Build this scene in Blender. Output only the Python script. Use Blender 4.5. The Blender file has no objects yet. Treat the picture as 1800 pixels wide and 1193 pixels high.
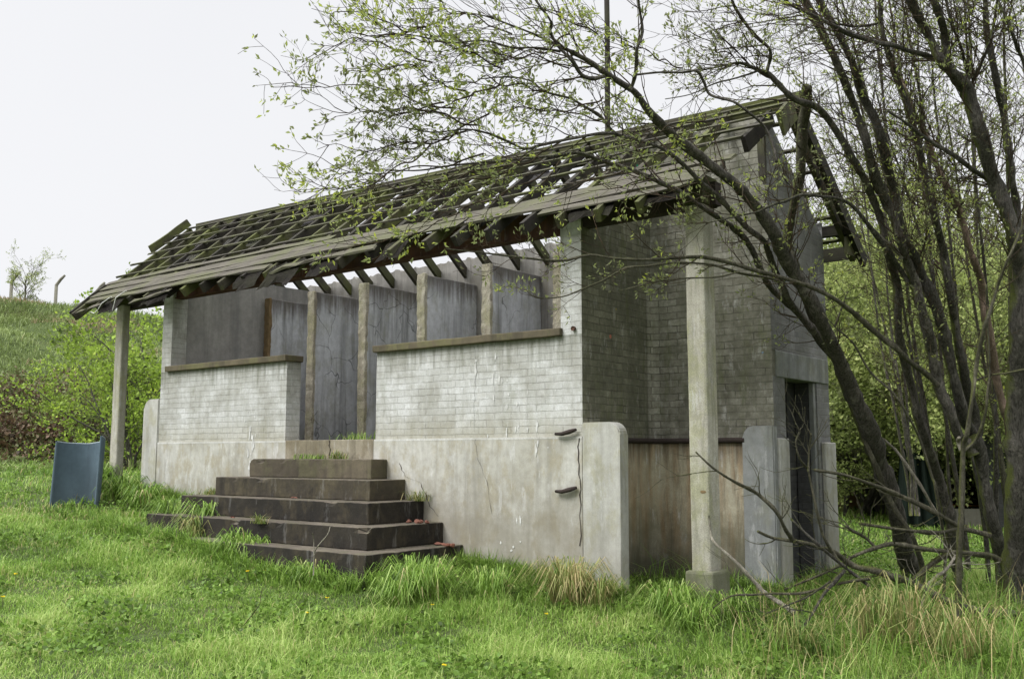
import bpy, bmesh, math, random
import numpy as np
from mathutils import Vector, Matrix, noise
random.seed(7); RNG = np.random.default_rng(11)
S = bpy.context.scene
# ---------------------------------------------------------------- camera
CF, CPI, CYA = 1717.19, .1181, .6668
CAM = np.array([5.5207, -8.1568, 1.1872])
FW = np.array([-math.sin(CYA)*math.cos(CPI), math.cos(CYA)*math.cos(CPI), math.sin(CPI)])
RT = np.array([math.cos(CYA), math.sin(CYA), 0.0]); UP = np.cross(RT, FW)
cd = bpy.data.cameras.new('camera'); cam = bpy.data.objects.new('camera', cd); S.collection.objects.link(cam)
cd.sensor_width = 36; cd.lens = CF/1800*36; cd.clip_end = 2000; cd.clip_start = .05
cam.matrix_world = Matrix(((RT[0], UP[0], -FW[0], CAM[0]), (RT[1], UP[1], -FW[1], CAM[1]), (RT[2], UP[2], -FW[2], CAM[2]), (0, 0, 0, 1)))
S.camera = cam
# ---------------------------------------------------------------- sky: bright overcast
SUN_EL, SUN_AZ = math.radians(48), math.radians(208)     # azimuth clockwise from +Y: sun behind the camera's left
w = bpy.data.worlds.new('World'); S.world = w; w.use_nodes = True
nt = w.node_tree; nt.nodes.clear()
def wn(t, **k):
    n = nt.nodes.new(t)
    for a, b in k.items(): setattr(n, a, b)
    return n
sky = wn('ShaderNodeTexSky', sky_type='NISHITA', sun_disc=False); sky.sun_elevation = SUN_EL; sky.sun_rotation = SUN_AZ
sky.dust_density = 4.0
hs = wn('ShaderNodeHueSaturation'); hs.inputs['Saturation'].default_value = .12; hs.inputs['Value'].default_value = .02
nt.links.new(sky.outputs[0], hs.inputs['Color'])
tc = wn('ShaderNodeTexCoord'); sx = wn('ShaderNodeSeparateXYZ'); nt.links.new(tc.outputs['Generated'], sx.inputs[0])
mr = wn('ShaderNodeMapRange', interpolation_type='SMOOTHSTEP'); nt.links.new(sx.outputs['Z'], mr.inputs['Value'])
mr.inputs['From Min'].default_value = .44; mr.inputs['From Max'].default_value = .95
mr.inputs['To Min'].default_value = 0; mr.inputs['To Max'].default_value = 1
nz = wn('ShaderNodeTexNoise'); nz.inputs['Scale'].default_value = 1.6; nz.inputs['Detail'].default_value = 4
nt.links.new(tc.outputs['Generated'], nz.inputs['Vector'])
cr = wn('ShaderNodeMixRGB'); cr.inputs[1].default_value = (.775, .785, .82, 1); cr.inputs[2].default_value = (.88, .885, .905, 1)
nt.links.new(nz.outputs['Fac'], cr.inputs[0])
mz = wn('ShaderNodeMixRGB'); mz.inputs[2].default_value = (3.6, 3.6, 3.65, 1)
nt.links.new(mr.outputs[0], mz.inputs[0]); nt.links.new(cr.outputs[0], mz.inputs[1])
ad = wn('ShaderNodeMixRGB', blend_type='ADD'); ad.inputs[0].default_value = 1
nt.links.new(mz.outputs[0], ad.inputs[1]); nt.links.new(hs.outputs[0], ad.inputs[2])
bg = wn('ShaderNodeBackground'); bg.inputs['Strength'].default_value = 1.0
nt.links.new(ad.outputs[0], bg.inputs['Color'])
wo = wn('ShaderNodeOutputWorld'); nt.links.new(bg.outputs[0], wo.inputs['Surface'])
sd = bpy.data.lights.new('sun', 'SUN'); sun = bpy.data.objects.new('sun', sd); S.collection.objects.link(sun)
sd.energy = 3.3; sd.angle = math.radians(26); sd.color = (1, .99, .97)
sdir = Vector((math.sin(SUN_AZ)*math.cos(SUN_EL), math.cos(SUN_AZ)*math.cos(SUN_EL), math.sin(SUN_EL)))
sun.rotation_euler = sdir.to_track_quat('Z', 'Y').to_euler()
S.view_settings.view_transform = 'Standard'; S.view_settings.look = 'None'; S.view_settings.exposure = 0; S.view_settings.gamma = 1
S.render.engine = 'CYCLES'; S.cycles.transparent_max_bounces = 8; S.cycles.max_bounces = 6

def ray(px, py): return FW + RT*(px-900)/CF - UP*(py-596.5)/CF
def at(px, py, dep): return CAM + ray(px, py)*dep
# ---------------------------------------------------------------- terrain height
def sstep(a, b, v):
    t = np.clip((v-a)/(b-a), 0, 1); return t*t*(3-2*t)
HD = ray(100, 800); HD = HD/np.linalg.norm(HD[:2]); HR = np.array([HD[1], -HD[0]])
def vn(x, y, sc, seed=0):
    """smooth value noise 0..1, vectorised"""
    x = np.asarray(x, float)/sc+seed*17.3; y = np.asarray(y, float)/sc-seed*9.7; xi = np.floor(x); yi = np.floor(y); fx = x-xi; fy = y-yi
    def hsh(a, b): v = np.sin(a*127.1+b*311.7+seed*74.7)*43758.5453; return v-np.floor(v)
    fx = fx*fx*(3-2*fx); fy = fy*fy*(3-2*fy)
    return (hsh(xi, yi)*(1-fx)+hsh(xi+1, yi)*fx)*(1-fy)+(hsh(xi, yi+1)*(1-fx)+hsh(xi+1, yi+1)*fx)*fy
def ground(x, y):
    x = np.asarray(x, float); y = np.asarray(y, float)
    z = np.where(x < 1.4, np.interp(1.4-x, [0, 1.5, 3, 5, 7.3, 9, 10.2, 14, 20, 30, 200], [-.18, -.12, -.03, .14, .38, .57, .64, .80, .97, 1.1, 1.15]), -.18-.22*(1-np.exp(-np.clip(x-1.4, 0, 200)/3)))
    z = z+.012*np.clip(y-3, 0, 60)-.085*np.clip(-y, 0, 1.9)
    z = z+.09*(vn(x, y, 1.3, 1)-.5)+.05*(vn(x, y, .45, 2)-.5)
    s = (x-CAM[0])*HD[0]+(y-CAM[1])*HD[1]; t = (x-CAM[0])*HR[0]+(y-CAM[1])*HR[1]
    hh = 6.7-.085*np.clip(t+2, -60, 80)
    bump = .35*np.sin(s*.35+t*.22)*np.sin(t*.31-1)+.22*np.sin(s*.8-t*.5)+.12*np.sin(s*1.7+t*1.3)
    f = sstep(23, 50, s+.8*np.sin(t*.25))
    return z+f*np.maximum(hh, 1)+bump*f*(1-.8*sstep(44, 50, s))

# ---------------------------------------------------------------- materials
def nodes(name):
    m = bpy.data.materials.new(name); m.use_nodes = True; t = m.node_tree; t.nodes.clear(); return m, t
class NB:
    def __init__(s, name): s.m, s.t = nodes(name); s.tc = s.t.nodes.new('ShaderNodeTexCoord')
    def n(s, typ, ins=None, **k):
        n = s.t.nodes.new(typ)
        for a, b in k.items(): setattr(n, a, b)
        for a, b in (ins or {}).items():
            if isinstance(b, bpy.types.NodeSocket): s.t.links.new(b, n.inputs[a])
            else: n.inputs[a].default_value = b
        return n
    def map(s, src, scale=(1, 1, 1), loc=(0, 0, 0)):
        return s.n('ShaderNodeMapping', {'Vector': src, 'Scale': scale, 'Location': loc}).outputs[0]
    def noise(s, v, scale, detail=4, rough=.55, dist=0):
        return s.n('ShaderNodeTexNoise', {'Vector': v, 'Scale': scale, 'Detail': detail, 'Roughness': rough, 'Distortion': dist}).outputs['Fac']
    def ramp(s, f, a, b, lo=0., hi=1.):
        return s.n('ShaderNodeMapRange', {'Value': f, 'From Min': a, 'From Max': b, 'To Min': lo, 'To Max': hi}).outputs[0]
    def mix(s, f, a, b, mode='MIX'):
        n = s.n('ShaderNodeMixRGB', blend_type=mode)
        for i, v in enumerate((f, a, b)):
            if isinstance(v, bpy.types.NodeSocket): s.t.links.new(v, n.inputs[i])
            elif i == 0: n.inputs[0].default_value = v
            else: n.inputs[i].default_value = (*v, 1) if len(v) == 3 else v
        return n.outputs[0]
    def math(s, op, a, b=0.):
        n = s.n('ShaderNodeMath', operation=op)
        for i, v in enumerate((a, b)):
            if isinstance(v, bpy.types.NodeSocket): s.t.links.new(v, n.inputs[i])
            else: n.inputs[i].default_value = v
        return n.outputs[0]
    def out(s, col, rough=.9, bump=None, bstr=.4, bdist=.01, spec=.25, transl=None, metal=0):
        p = s.n('ShaderNodeBsdfPrincipled', {'Roughness': rough, 'Specular IOR Level': spec, 'Metallic': metal})
        if isinstance(col, bpy.types.NodeSocket): s.t.links.new(col, p.inputs['Base Color'])
        else: p.inputs['Base Color'].default_value = (*col, 1)
        if bump is not None:
            b = s.n('ShaderNodeBump', {'Height': bump, 'Strength': bstr, 'Distance': bdist}); s.t.links.new(b.outputs[0], p.inputs['Normal'])
        sh = p.outputs[0]
        if transl is not None:
            tr = s.n('ShaderNodeBsdfTranslucent')
            if isinstance(col, bpy.types.NodeSocket): s.t.links.new(col, tr.inputs[0])
            else: tr.inputs[0].default_value = (*col, 1)
            mx = s.n('ShaderNodeMixShader', {0: transl}); s.t.links.new(sh, mx.inputs[1]); s.t.links.new(tr.outputs[0], mx.inputs[2]); sh = mx.outputs[0]
        o = s.n('ShaderNodeOutputMaterial'); s.t.links.new(sh, o.inputs['Surface']); return s.m

def brick_mat(name, c1, c2, mortar, dirt, moss=(.13, .15, .05), mossamt=.3, white=.3, bstr=.5, spots=False, sill=0, dark_j=False):
    b = NB(name); uv = b.tc.outputs['UV']; ob = b.tc.outputs['Object']
    wob = b.n('ShaderNodeTexNoise', {'Vector': uv, 'Scale': 9.0, 'Detail': 3.0}).outputs['Color']
    v = b.mix(.022, uv, wob, 'ADD')
    br = b.n('ShaderNodeTexBrick', {'Vector': v, 'Color1': (*c1, 1), 'Color2': (*c2, 1), 'Mortar': (*mortar, 1), 'Scale': 1.0, 'Mortar Size': .006,
            'Mortar Smooth': .35, 'Bias': 0, 'Brick Width': .225, 'Row Height': .075})
    n1 = b.noise(ob, 1.7, 6, .65); n2 = b.noise(ob, 9, 5, .6); n3 = b.noise(b.map(ob, (5, 5, .55)), 1.6, 5, .6)
    col = b.mix(b.ramp(n1, .44, .58), br.outputs['Color'], dirt)
    col = b.mix(b.ramp(n2, .3, .75, 0, .55), col, c1)
    col = b.mix(b.math('MULTIPLY', b.ramp(n3, .5, .72), .55), col, dirt)
    n4 = b.noise(b.map(ob, (3, 3, .9), (4, 2, 1)), 2.1, 5, .7)
    col = b.mix(b.math('MULTIPLY', b.ramp(n4, .52, .66), mossamt), col, moss)
    n5 = b.noise(b.map(ob, (6, 6, 2.2), (9, 0, 3)), 1.8, 6, .7)
    col = b.mix(b.math('MULTIPLY', b.ramp(n5, .56, .66), white), col, (.62, .62, .6))
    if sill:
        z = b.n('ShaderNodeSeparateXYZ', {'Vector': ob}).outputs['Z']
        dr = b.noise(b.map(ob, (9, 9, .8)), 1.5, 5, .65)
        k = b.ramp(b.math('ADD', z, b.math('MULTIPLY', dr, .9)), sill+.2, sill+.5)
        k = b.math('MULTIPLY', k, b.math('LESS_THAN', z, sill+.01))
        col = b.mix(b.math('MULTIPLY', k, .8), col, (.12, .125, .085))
        k2 = b.ramp(b.math('ADD', z, b.math('MULTIPLY', dr, -.5)), 1.1, 1.45, 1, 0); col = b.mix(b.math('MULTIPLY', k2, .45), col, (.33, .29, .17))
    fine = b.noise(ob, 70, 3, .7); col = b.mix(b.ramp(fine, .3, .7, .3, 0), col, (.05, .05, .045))
    mid = b.noise(ob, 22, 4, .7); col = b.mix(b.ramp(mid, .38, .62, .42, 0), col, dirt)
    # small chips and joints gone dark
    nj = b.noise(ob, 5, 3, .5)
    col = b.mix(b.math('MULTIPLY', br.outputs['Fac'], b.ramp(nj, .48, .66, .10 if dark_j else .03, .7 if dark_j else .38)), col, (.06, .055, .045) if dark_j else (.17, .165, .14))
    if spots:
        vo = b.n('ShaderNodeTexVoronoi', {'Vector': ob, 'Scale': 2.6, 'Randomness': 1.0})
        m = b.math('LESS_THAN', b.math('ADD', vo.outputs['Distance'], b.math('MULTIPLY', n2, .09)), .105)
        hue = b.n('ShaderNodeHueSaturation', {'Color': vo.outputs['Color'], 'Saturation': 1.2, 'Value': .55}).outputs[0]
        col = b.mix(b.math('MULTIPLY', m, .7), col, hue)
    h = b.math('ADD', b.math('MULTIPLY', br.outputs['Fac'], -.6), b.math('MULTIPLY', n2, .5))
    h = b.math('ADD', h, b.math('MULTIPLY', fine, .15))
    return b.out(col, .92, h, bstr, .012)

def conc_mat(name, c1, c2, streak, samt=.6, moss=None, mossamt=0, bstr=.35, rust=None, rustamt=0, crack=0, pit=.25, bot=None, white=0, vs=1.0, top=0):
    b = NB(name); ob = b.tc.outputs['Object']
    n1 = b.noise(ob, 1.3, 7, .65, .3); n2 = b.noise(ob, 12, 5, .65)
    col = b.mix(b.ramp(n1, .35, .65), c1, c2)
    n3 = b.noise(b.map(ob, (4.5*vs, 4.5*vs, .3 if vs == 1 else .75)), 1.5, 6, .65, .3 if vs == 1 else .9)
    col = b.mix(b.math('MULTIPLY', b.ramp(n3, .48, .68), samt), col, streak)
    if rust:
        n = b.noise(b.map(ob, (5*vs, 5*vs, .25 if vs == 1 else .8), (3, 1, 0)), 1.3, 6, .65, .9)
        col = b.mix(b.math('MULTIPLY', b.ramp(n, .42, .68), rustamt), col, rust)
    if moss:
        n = b.noise(b.map(ob, (2, 2, 1.2), (7, 3, 5)), 2.3, 5, .7)
        col = b.mix(b.math('MULTIPLY', b.ramp(n, .48, .62), mossamt), col, moss)
    if white:
        n = b.noise(b.map(ob, (5, 5, 1.1), (1, 7, 2)), 1.6, 6, .7)
        col = b.mix(b.math('MULTIPLY', b.ramp(n, .58, .64), white), col, (.66, .66, .65))
    col = b.mix(b.ramp(n2, .3, .7, .35, 0), col, tuple(x*.45 for x in c2))
    f = b.noise(ob, 90, 3, .7); col = b.mix(b.ramp(f, .35, .65, pit, 0), col, (.06, .055, .05))
    h = b.math('ADD', b.math('MULTIPLY', n2, .6), b.math('MULTIPLY', f, .3))
    if crack:
        wv = b.mix(.22, ob, b.n('ShaderNodeTexNoise', {'Vector': ob, 'Scale': 4.0}).outputs['Color'], 'ADD')
        vo = b.n('ShaderNodeTexVoronoi', {'Vector': wv, 'Scale': crack}, feature='DISTANCE_TO_EDGE')
        k = b.ramp(vo.outputs['Distance'], 0, .012, 1, 0)
        gate = b.ramp(b.noise(ob, 1.1, 2), .48, .56)
        k = b.math('MULTIPLY', k, gate); col = b.mix(b.math('MULTIPLY', k, .75), col, (.03, .03, .03))
        h = b.math('ADD', h, b.math('MULTIPLY', k, -.8))
    if top:  # dark run-off starting at the pipe
        z = b.n('ShaderNodeSeparateXYZ', {'Vector': ob}).outputs['Z']; dn = b.noise(b.map(ob, (12, 12, .8)), 1.4, 5, .6)
        k = b.ramp(b.math('ADD', z, b.math('MULTIPLY', dn, .7)), top+.12, top+.4); col = b.mix(b.math('MULTIPLY', k, .75), col, (.06, .045, .03))
    if bot:  # ragged band at the foot: contact shadow painted into the wall colour
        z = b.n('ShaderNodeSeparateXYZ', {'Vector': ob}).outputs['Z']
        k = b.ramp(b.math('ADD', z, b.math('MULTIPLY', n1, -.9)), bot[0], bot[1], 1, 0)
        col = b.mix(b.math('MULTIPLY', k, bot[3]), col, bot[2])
    return b.out(col, .9, h, bstr, .01)

def wood_mat(name, c1, c2, moss, mossamt):
    b = NB(name); uv = b.tc.outputs['UV']; ob = b.tc.outputs['Object']
    g = b.noise(b.map(uv, (1.2, 26, 1)), 2.0, 6, .7, .4); n1 = b.noise(ob, 2.4, 5, .6); n2 = b.noise(ob, 6.5, 5, .7)
    col = b.mix(b.ramp(g, .3, .7), c1, c2)
    col = b.mix(b.math('MULTIPLY', b.ramp(n1, .42, .6), mossamt), col, moss)
    col = b.mix(b.math('MULTIPLY', b.ramp(n2, .55, .68), .5), col, tuple(x*.35 for x in c1))
    return b.out(col, .95, b.math('ADD', g, b.math('MULTIPLY', n2, .6)), .6, .008)

def bark_mat(name, c1, c2, moss, mossamt, scale=1.0):
    b = NB(name); ob = b.tc.outputs['Object']
    n1 = b.noise(b.map(ob, (22*scale, 22*scale, 4*scale)), 2.4, 7, .75, .8); n2 = b.noise(ob, 3.2, 5, .65); n3 = b.noise(ob, 60, 4, .7); n4 = b.noise(b.map(ob, (2, 2, 1.2)), 4.5, 5, .7)
    col = b.mix(b.ramp(n1, .40, .58), c2, c1)
    col = b.mix(b.ramp(n4, .52, .66, 0, .55), col, tuple(min(1, x*2.3) for x in c1))
    nm = b.n('ShaderNodeNewGeometry').outputs['Normal']; up = b.n('ShaderNodeSeparateXYZ', {'Vector': nm})
    side = b.math('ADD', b.math('MULTIPLY', up.outputs['X'], -.45), b.math('MULTIPLY', up.outputs['Z'], .4))
    k = b.ramp(b.math('ADD', side, b.math('MULTIPLY', n2, 1.6)), .8, 1.1)
    col = b.mix(b.math('MULTIPLY', k, mossamt), col, moss)
    col = b.mix(b.ramp(n3, .4, .6, .45, 0), col, tuple(x*.35 for x in c1))
    return b.out(col, .95, b.math('ADD', b.math('MULTIPLY', n1, 1.3), b.math('MULTIPLY', n3, .35)), 1.0, .035)

def leaf_mat(name, ramp, transl=.35, rough=.6):
    b = NB(name); at_ = b.n('ShaderNodeAttribute', attribute_name='tone').outputs['Fac']
    r = b.n('ShaderNodeValToRGB'); b.t.links.new(at_, r.inputs[0])
    e = r.color_ramp.elements
    while len(e) < len(ramp): e.new(.5)
    for i, (p, c) in enumerate(ramp): e[i].position = p; e[i].color = (*c, 1)
    return b.out(r.outputs[0], rough, transl=transl, spec=.3)

M = {}
M['brick_front'] = brick_mat('whitewashed brick', (.70, .71, .715), (.50, .505, .49), (.60, .605, .59), (.34, .335, .30), mossamt=.18, white=.85, spots=False, sill=2.405, bstr=.9)
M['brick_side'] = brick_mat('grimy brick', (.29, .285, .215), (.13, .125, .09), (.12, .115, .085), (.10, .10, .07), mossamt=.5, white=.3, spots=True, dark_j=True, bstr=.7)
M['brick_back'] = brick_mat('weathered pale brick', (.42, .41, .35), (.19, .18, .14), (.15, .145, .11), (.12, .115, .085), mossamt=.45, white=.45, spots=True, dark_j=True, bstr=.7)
M['brick_end'] = brick_mat('grey brick', (.29, .29, .295), (.11, .11, .115), (.30, .295, .28), (.14, .14, .13), mossamt=.25, white=.2, bstr=.8)
M['brick_dark'] = brick_mat('dark brick', (.10, .10, .10), (.06, .06, .06), (.05, .05, .05), (.05, .05, .05), mossamt=.1, white=.05, bstr=.9)  # near-black brick tone for inner walls, slab and shed panel
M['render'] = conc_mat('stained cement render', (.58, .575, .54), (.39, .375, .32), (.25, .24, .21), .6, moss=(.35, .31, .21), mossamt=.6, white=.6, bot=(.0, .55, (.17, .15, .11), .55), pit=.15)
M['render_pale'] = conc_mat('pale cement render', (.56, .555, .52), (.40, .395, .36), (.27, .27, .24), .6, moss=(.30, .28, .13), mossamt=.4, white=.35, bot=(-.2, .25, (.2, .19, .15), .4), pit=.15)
M['fin_grey'] = conc_mat('grey cement render', (.30, .31, .305), (.2, .21, .205), (.11, .12, .11), .75, moss=(.2, .2, .1), mossamt=.3, white=.3, pit=.2)
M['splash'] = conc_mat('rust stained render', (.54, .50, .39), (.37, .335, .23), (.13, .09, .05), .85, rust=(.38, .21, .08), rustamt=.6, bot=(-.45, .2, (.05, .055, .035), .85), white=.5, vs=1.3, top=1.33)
M['step_top'] = conc_mat('brown step concrete', (.15, .125, .085), (.07, .058, .04), (.03, .026, .02), .6, moss=(.14, .145, .06), mossamt=.3, bstr=.6)
M['step_dark'] = conc_mat('blackened step concrete', (.032, .027, .019), (.013, .011, .009), (.007, .007, .006), .6, moss=(.075, .06, .035), mossamt=.5, bstr=.6, white=.1)
M['threshold'] = conc_mat('stained threshold concrete', (.40, .36, .28), (.22, .19, .13), (.10, .085, .06), .7, moss=(.16, .13, .08), mossamt=.7, white=.2)
M['step_mid'] = conc_mat('soiled step concrete', (.07, .058, .04), (.028, .024, .017), (.012, .011, .009), .7, moss=(.12, .10, .055), mossamt=.45, bstr=.6, white=.12)
M['step_tread'] = conc_mat('dusty tread', (.16, .135, .105), (.075, .062, .046), (.04, .036, .03), .6, moss=(.1, .11, .05), mossamt=.35, bstr=.7)
M['sill'] = conc_mat('mossy concrete sill', (.17, .14, .09), (.10, .085, .055), (.05, .045, .03), .6, moss=(.17, .17, .07), mossamt=.6)
M['post'] = conc_mat('mossy post concrete', (.56, .535, .46), (.40, .385, .32), (.22, .21, .15), .6, moss=(.27, .29, .07), mossamt=.38, white=.45, vs=2.0, pit=.4)
M['base_moss'] = conc_mat('mossy footing', (.27, .27, .2), (.17, .175, .11), (.1, .1, .06), .6, moss=(.13, .16, .04), mossamt=.7, pit=.4)
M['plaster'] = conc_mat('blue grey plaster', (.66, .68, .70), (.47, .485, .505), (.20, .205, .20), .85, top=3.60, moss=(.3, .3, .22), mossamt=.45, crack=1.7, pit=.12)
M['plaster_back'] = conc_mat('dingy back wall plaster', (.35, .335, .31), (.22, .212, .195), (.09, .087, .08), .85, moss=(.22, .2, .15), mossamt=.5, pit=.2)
M['plaster_end'] = conc_mat('brown grey plaster', (.40, .39, .36), (.28, .272, .255), (.17, .168, .16), .6, moss=(.2, .2, .2), mossamt=.4, pit=.12)
M['edge'] = conc_mat('crumbling plaster edge', (.66, .62, .50), (.48, .44, .33), (.17, .13, .09), .6, moss=(.36, .37, .14), mossamt=.4, rust=(.26, .12, .06), rustamt=.15, bstr=1.0, pit=.6)
M['edge_brown'] = conc_mat('rusty brown render', (.26, .18, .09), (.19, .13, .06), (.08, .06, .04), .5, bstr=.6)
M['iron'] = conc_mat('rusted iron', (.085, .035, .025), (.05, .025, .022), (.16, .065, .022), .5, rust=(.2, .09, .035), rustamt=.35, white=.1, bstr=.3)
M['iron_dark'] = conc_mat('dark corroded iron', (.05, .035, .03), (.03, .022, .02), (.02, .015, .015), .5, bstr=.7)
M['wood'] = wood_mat('weathered timber', (.085, .078, .062), (.03, .028, .022), (.085, .095, .03), .6)
M['board'] = wood_mat('grey weathered planks', (.135, .122, .098), (.035, .032, .026), (.085, .095, .035), .55)
M['wood_moss'] = wood_mat('mossy rafter timber', (.075, .068, .05), (.03, .027, .02), (.10, .115, .028), .7)
M['wood_rot'] = wood_mat('rotten black timber', (.035, .03, .026), (.018, .016, .014), (.06, .065, .03), .3)
M['wood_dark'] = wood_mat('dark mossy timber', (.055, .05, .038), (.03, .027, .02), (.07, .08, .025), .5)
M['slate'] = wood_mat('broken slate and felt', (.09, .085, .09), (.04, .036, .04), (.12, .13, .05), .4)
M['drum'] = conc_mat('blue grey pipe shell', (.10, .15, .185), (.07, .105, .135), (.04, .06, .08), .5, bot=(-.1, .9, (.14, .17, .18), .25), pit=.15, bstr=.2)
M['drum_rim'] = conc_mat('worn pale rim', (.36, .42, .46), (.28, .34, .38), (.2, .25, .28), .4)
M['white'] = conc_mat('old white paint', (.72, .72, .70), (.62, .62, .6), (.45, .45, .43), .3, pit=.1)
M['white_worn'] = conc_mat('worn white edge', (.72, .72, .70), (.55, .54, .5), (.4, .39, .34), .6, pit=.3)
M['brickbit'] = conc_mat('broken red brick', (.24, .10, .065), (.16, .065, .045), (.12, .05, .04), .4, bstr=.8)
M['bark'] = bark_mat('willow bark', (.17, .155, .135), (.045, .04, .034), (.16, .19, .03), .85)
M['bark_dark'] = bark_mat('dark damp bark', (.14, .13, .112), (.035, .032, .027), (.14, .17, .025), .85)
M['bark_pale'] = bark_mat('pale peeling bark', (.27, .20, .15), (.17, .12, .09), (.15, .16, .06), .4)
M['bark_dead'] = bark_mat('dead mossy wood', (.15, .14, .10), (.075, .07, .05), (.14, .16, .03), .7)
M['bark_white'] = bark_mat('stripped pale wood', (.42, .39, .32), (.28, .25, .2), (.2, .2, .1), .2)
M['twig'] = bark_mat('thin reddish twigs', (.10, .065, .045), (.06, .045, .035), (.10, .11, .03), .5)
M['leaf'] = leaf_mat('young willow leaf', [(0, (.12, .12, .07)), (.35, (.19, .21, .10)), (.8, (.30, .36, .11)), (1, (.46, .52, .08))], .45)
M['leaf_bright'] = leaf_mat('fresh hawthorn leaf', [(0, (.06, .09, .02)), (.3, (.20, .29, .04)), (.8, (.31, .45, .06)), (1, (.44, .56, .09))], .4)
M['leaf_thicket'] = leaf_mat('pale thicket leaf', [(0, (.09, .10, .04)), (.3, (.21, .26, .085)), (.7, (.37, .44, .14)), (1, (.56, .61, .24))], .45)
M['leaf_bramble'] = leaf_mat('bramble leaf', [(0, (.05, .035, .02)), (.35, (.14, .085, .05)), (.6, (.10, .12, .04)), (1, (.22, .27, .10))], .2)
M['grass'] = leaf_mat('meadow grass', [(0, (.05, .085, .013)), (.35, (.135, .24, .038)), (.7, (.26, .41, .07)), (.93, (.46, .57, .19)), (1, (.50, .44, .22))], .4, .5)
M['grass_hill'] = leaf_mat('bank grass', [(0, (.08, .10, .035)), (.4, (.18, .24, .075)), (.75, (.30, .38, .14)), (1, (.34, .26, .16))], .3)
M['grass_dry'] = leaf_mat('dry and green tussock', [(0, (.05, .10, .02)), (.35, (.13, .22, .04)), (.6, (.26, .28, .09)), (1, (.45, .36, .18))], .3)
M['yellow'] = leaf_mat('dandelion yellow', [(0, (.8, .6, .02)), (1, (.9, .7, .03))], .2)

def ground_mat():
    b = NB('turf soil'); ob = b.tc.outputs['Object']
    n1 = b.noise(ob, .35, 6, .6); n2 = b.noise(ob, 2.5, 6, .65); n3 = b.noise(ob, 14, 4, .6)
    col = b.mix(b.ramp(n2, .35, .65), (.05, .075, .02), (.09, .12, .035))
    col = b.mix(b.ramp(n1, .5, .68, 0, .6), col, (.14, .11, .055))
    col = b.mix(b.ramp(n3, .4, .7, .6, 0), col, (.03, .045, .012))
    return b.out(col, 1, b.math('ADD', n2, n3), 1.0, .06)
M['ground'] = ground_mat()

# ---------------------------------------------------------------- builders
COL = S.collection
def tag(o, label=None, cat=None, group=None, kind=None):
    for k, v in (('label', label), ('category', cat), ('group', group), ('kind', kind)):
        if v: o[k] = v
    return o
def empty(name, loc, label, cat, group=None, rz=0):
    o = bpy.data.objects.new(name, None); COL.objects.link(o); o.location = loc; o.rotation_euler = (0, 0, rz); o.empty_display_size = .2
    return tag(o, label, cat, group)
def link(name, me, mats, parent=None):
    o = bpy.data.objects.new(name, me); COL.objects.link(o)
    for m in (mats if isinstance(mats, (list, tuple)) else [mats]): me.materials.append(m)
    if parent:
        o.parent = parent; o.matrix_parent_inverse = Matrix.Translation(parent.location).inverted() if parent.rotation_euler.z == 0 else (Matrix.Translation(parent.location) @ Matrix.Rotation(parent.rotation_euler.z, 4, 'Z')).inverted()
    return o
PMATS = {}
def box_uv(bm):
    uv = bm.loops.layers.uv.verify()
    for f in bm.faces:
        n = f.normal; ax, ay, az = abs(n.x), abs(n.y), abs(n.z)
        for l in f.loops:
            c = l.vert.co
            l[uv].uv = (c.x, c.y) if az > .7 else ((c.x, c.z) if ay >= ax else (c.y, c.z))
def add_box(bm, x0, x1, y0, y1, z0, z1, bev=0):
    vs = [bm.verts.new((x, y, z)) for x in (x0, x1) for y in (y0, y1) for z in (z0, z1)]
    for q in ((0, 1, 3, 2), (4, 6, 7, 5), (0, 4, 5, 1), (2, 3, 7, 6), (0, 2, 6, 4), (1, 5, 7, 3)): bm.faces.new([vs[i] for i in q])
    if bev:
        es = set(e for v in vs for e in v.link_edges)
        bmesh.ops.bevel(bm, geom=list(es), offset=bev, segments=2, affect='EDGES', profile=.5)
def prism_x(bm, pts, x0, x1):
    """polygon in (y,z) extruded along x"""
    a = [bm.verts.new((x0, y, z)) for y, z in pts]; b = [bm.verts.new((x1, y, z)) for y, z in pts]
    bm.faces.new(a[::-1]); bm.faces.new(b)
    for i in range(len(pts)):
        j = (i+1) % len(pts); bm.faces.new((a[i], a[j], b[j], b[i]))
def prism_y(bm, pts, y0, y1):
    a = [bm.verts.new((x, y0, z)) for x, z in pts]; b = [bm.verts.new((x, y1, z)) for x, z in pts]
    bm.faces.new(a); bm.faces.new(b[::-1])
    for i in range(len(pts)):
        j = (i+1) % len(pts); bm.faces.new((a[i], b[i], b[j], a[j]))
def rough(bm, amt, cell, freq=3.0, keep=None):
    """cut into cells and push the surface by noise for worn edges"""
    for ax in range(3):
        lo = min(v.co[ax] for v in bm.verts); hi = max(v.co[ax] for v in bm.verts)
        n = int((hi-lo)/cell)
        for i in range(1, n+1):
            p = Vector((0, 0, 0)); p[ax] = lo+(hi-lo)*i/(n+1); nn = Vector((0, 0, 0)); nn[ax] = 1
            bmesh.ops.bisect_plane(bm, geom=bm.verts[:]+bm.edges[:]+bm.faces[:], plane_co=p, plane_no=nn)
    for v in bm.verts:
        d = noise.noise_vector(v.co*freq)+.5*noise.noise_vector(v.co*freq*3.1)
        v.co += d*amt
def part(name, bm, mat, parent, rgh=None, smooth=False):
    bmesh.ops.recalc_face_normals(bm, faces=bm.faces[:])
    box_uv(bm)
    if rgh: rough(bm, *rgh)
    me = bpy.data.meshes.new(name); bm.to_mesh(me); bm.free()
    if smooth:
        for p in me.polygons: p.use_smooth = True
    return link(name, me, mat, parent)
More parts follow.
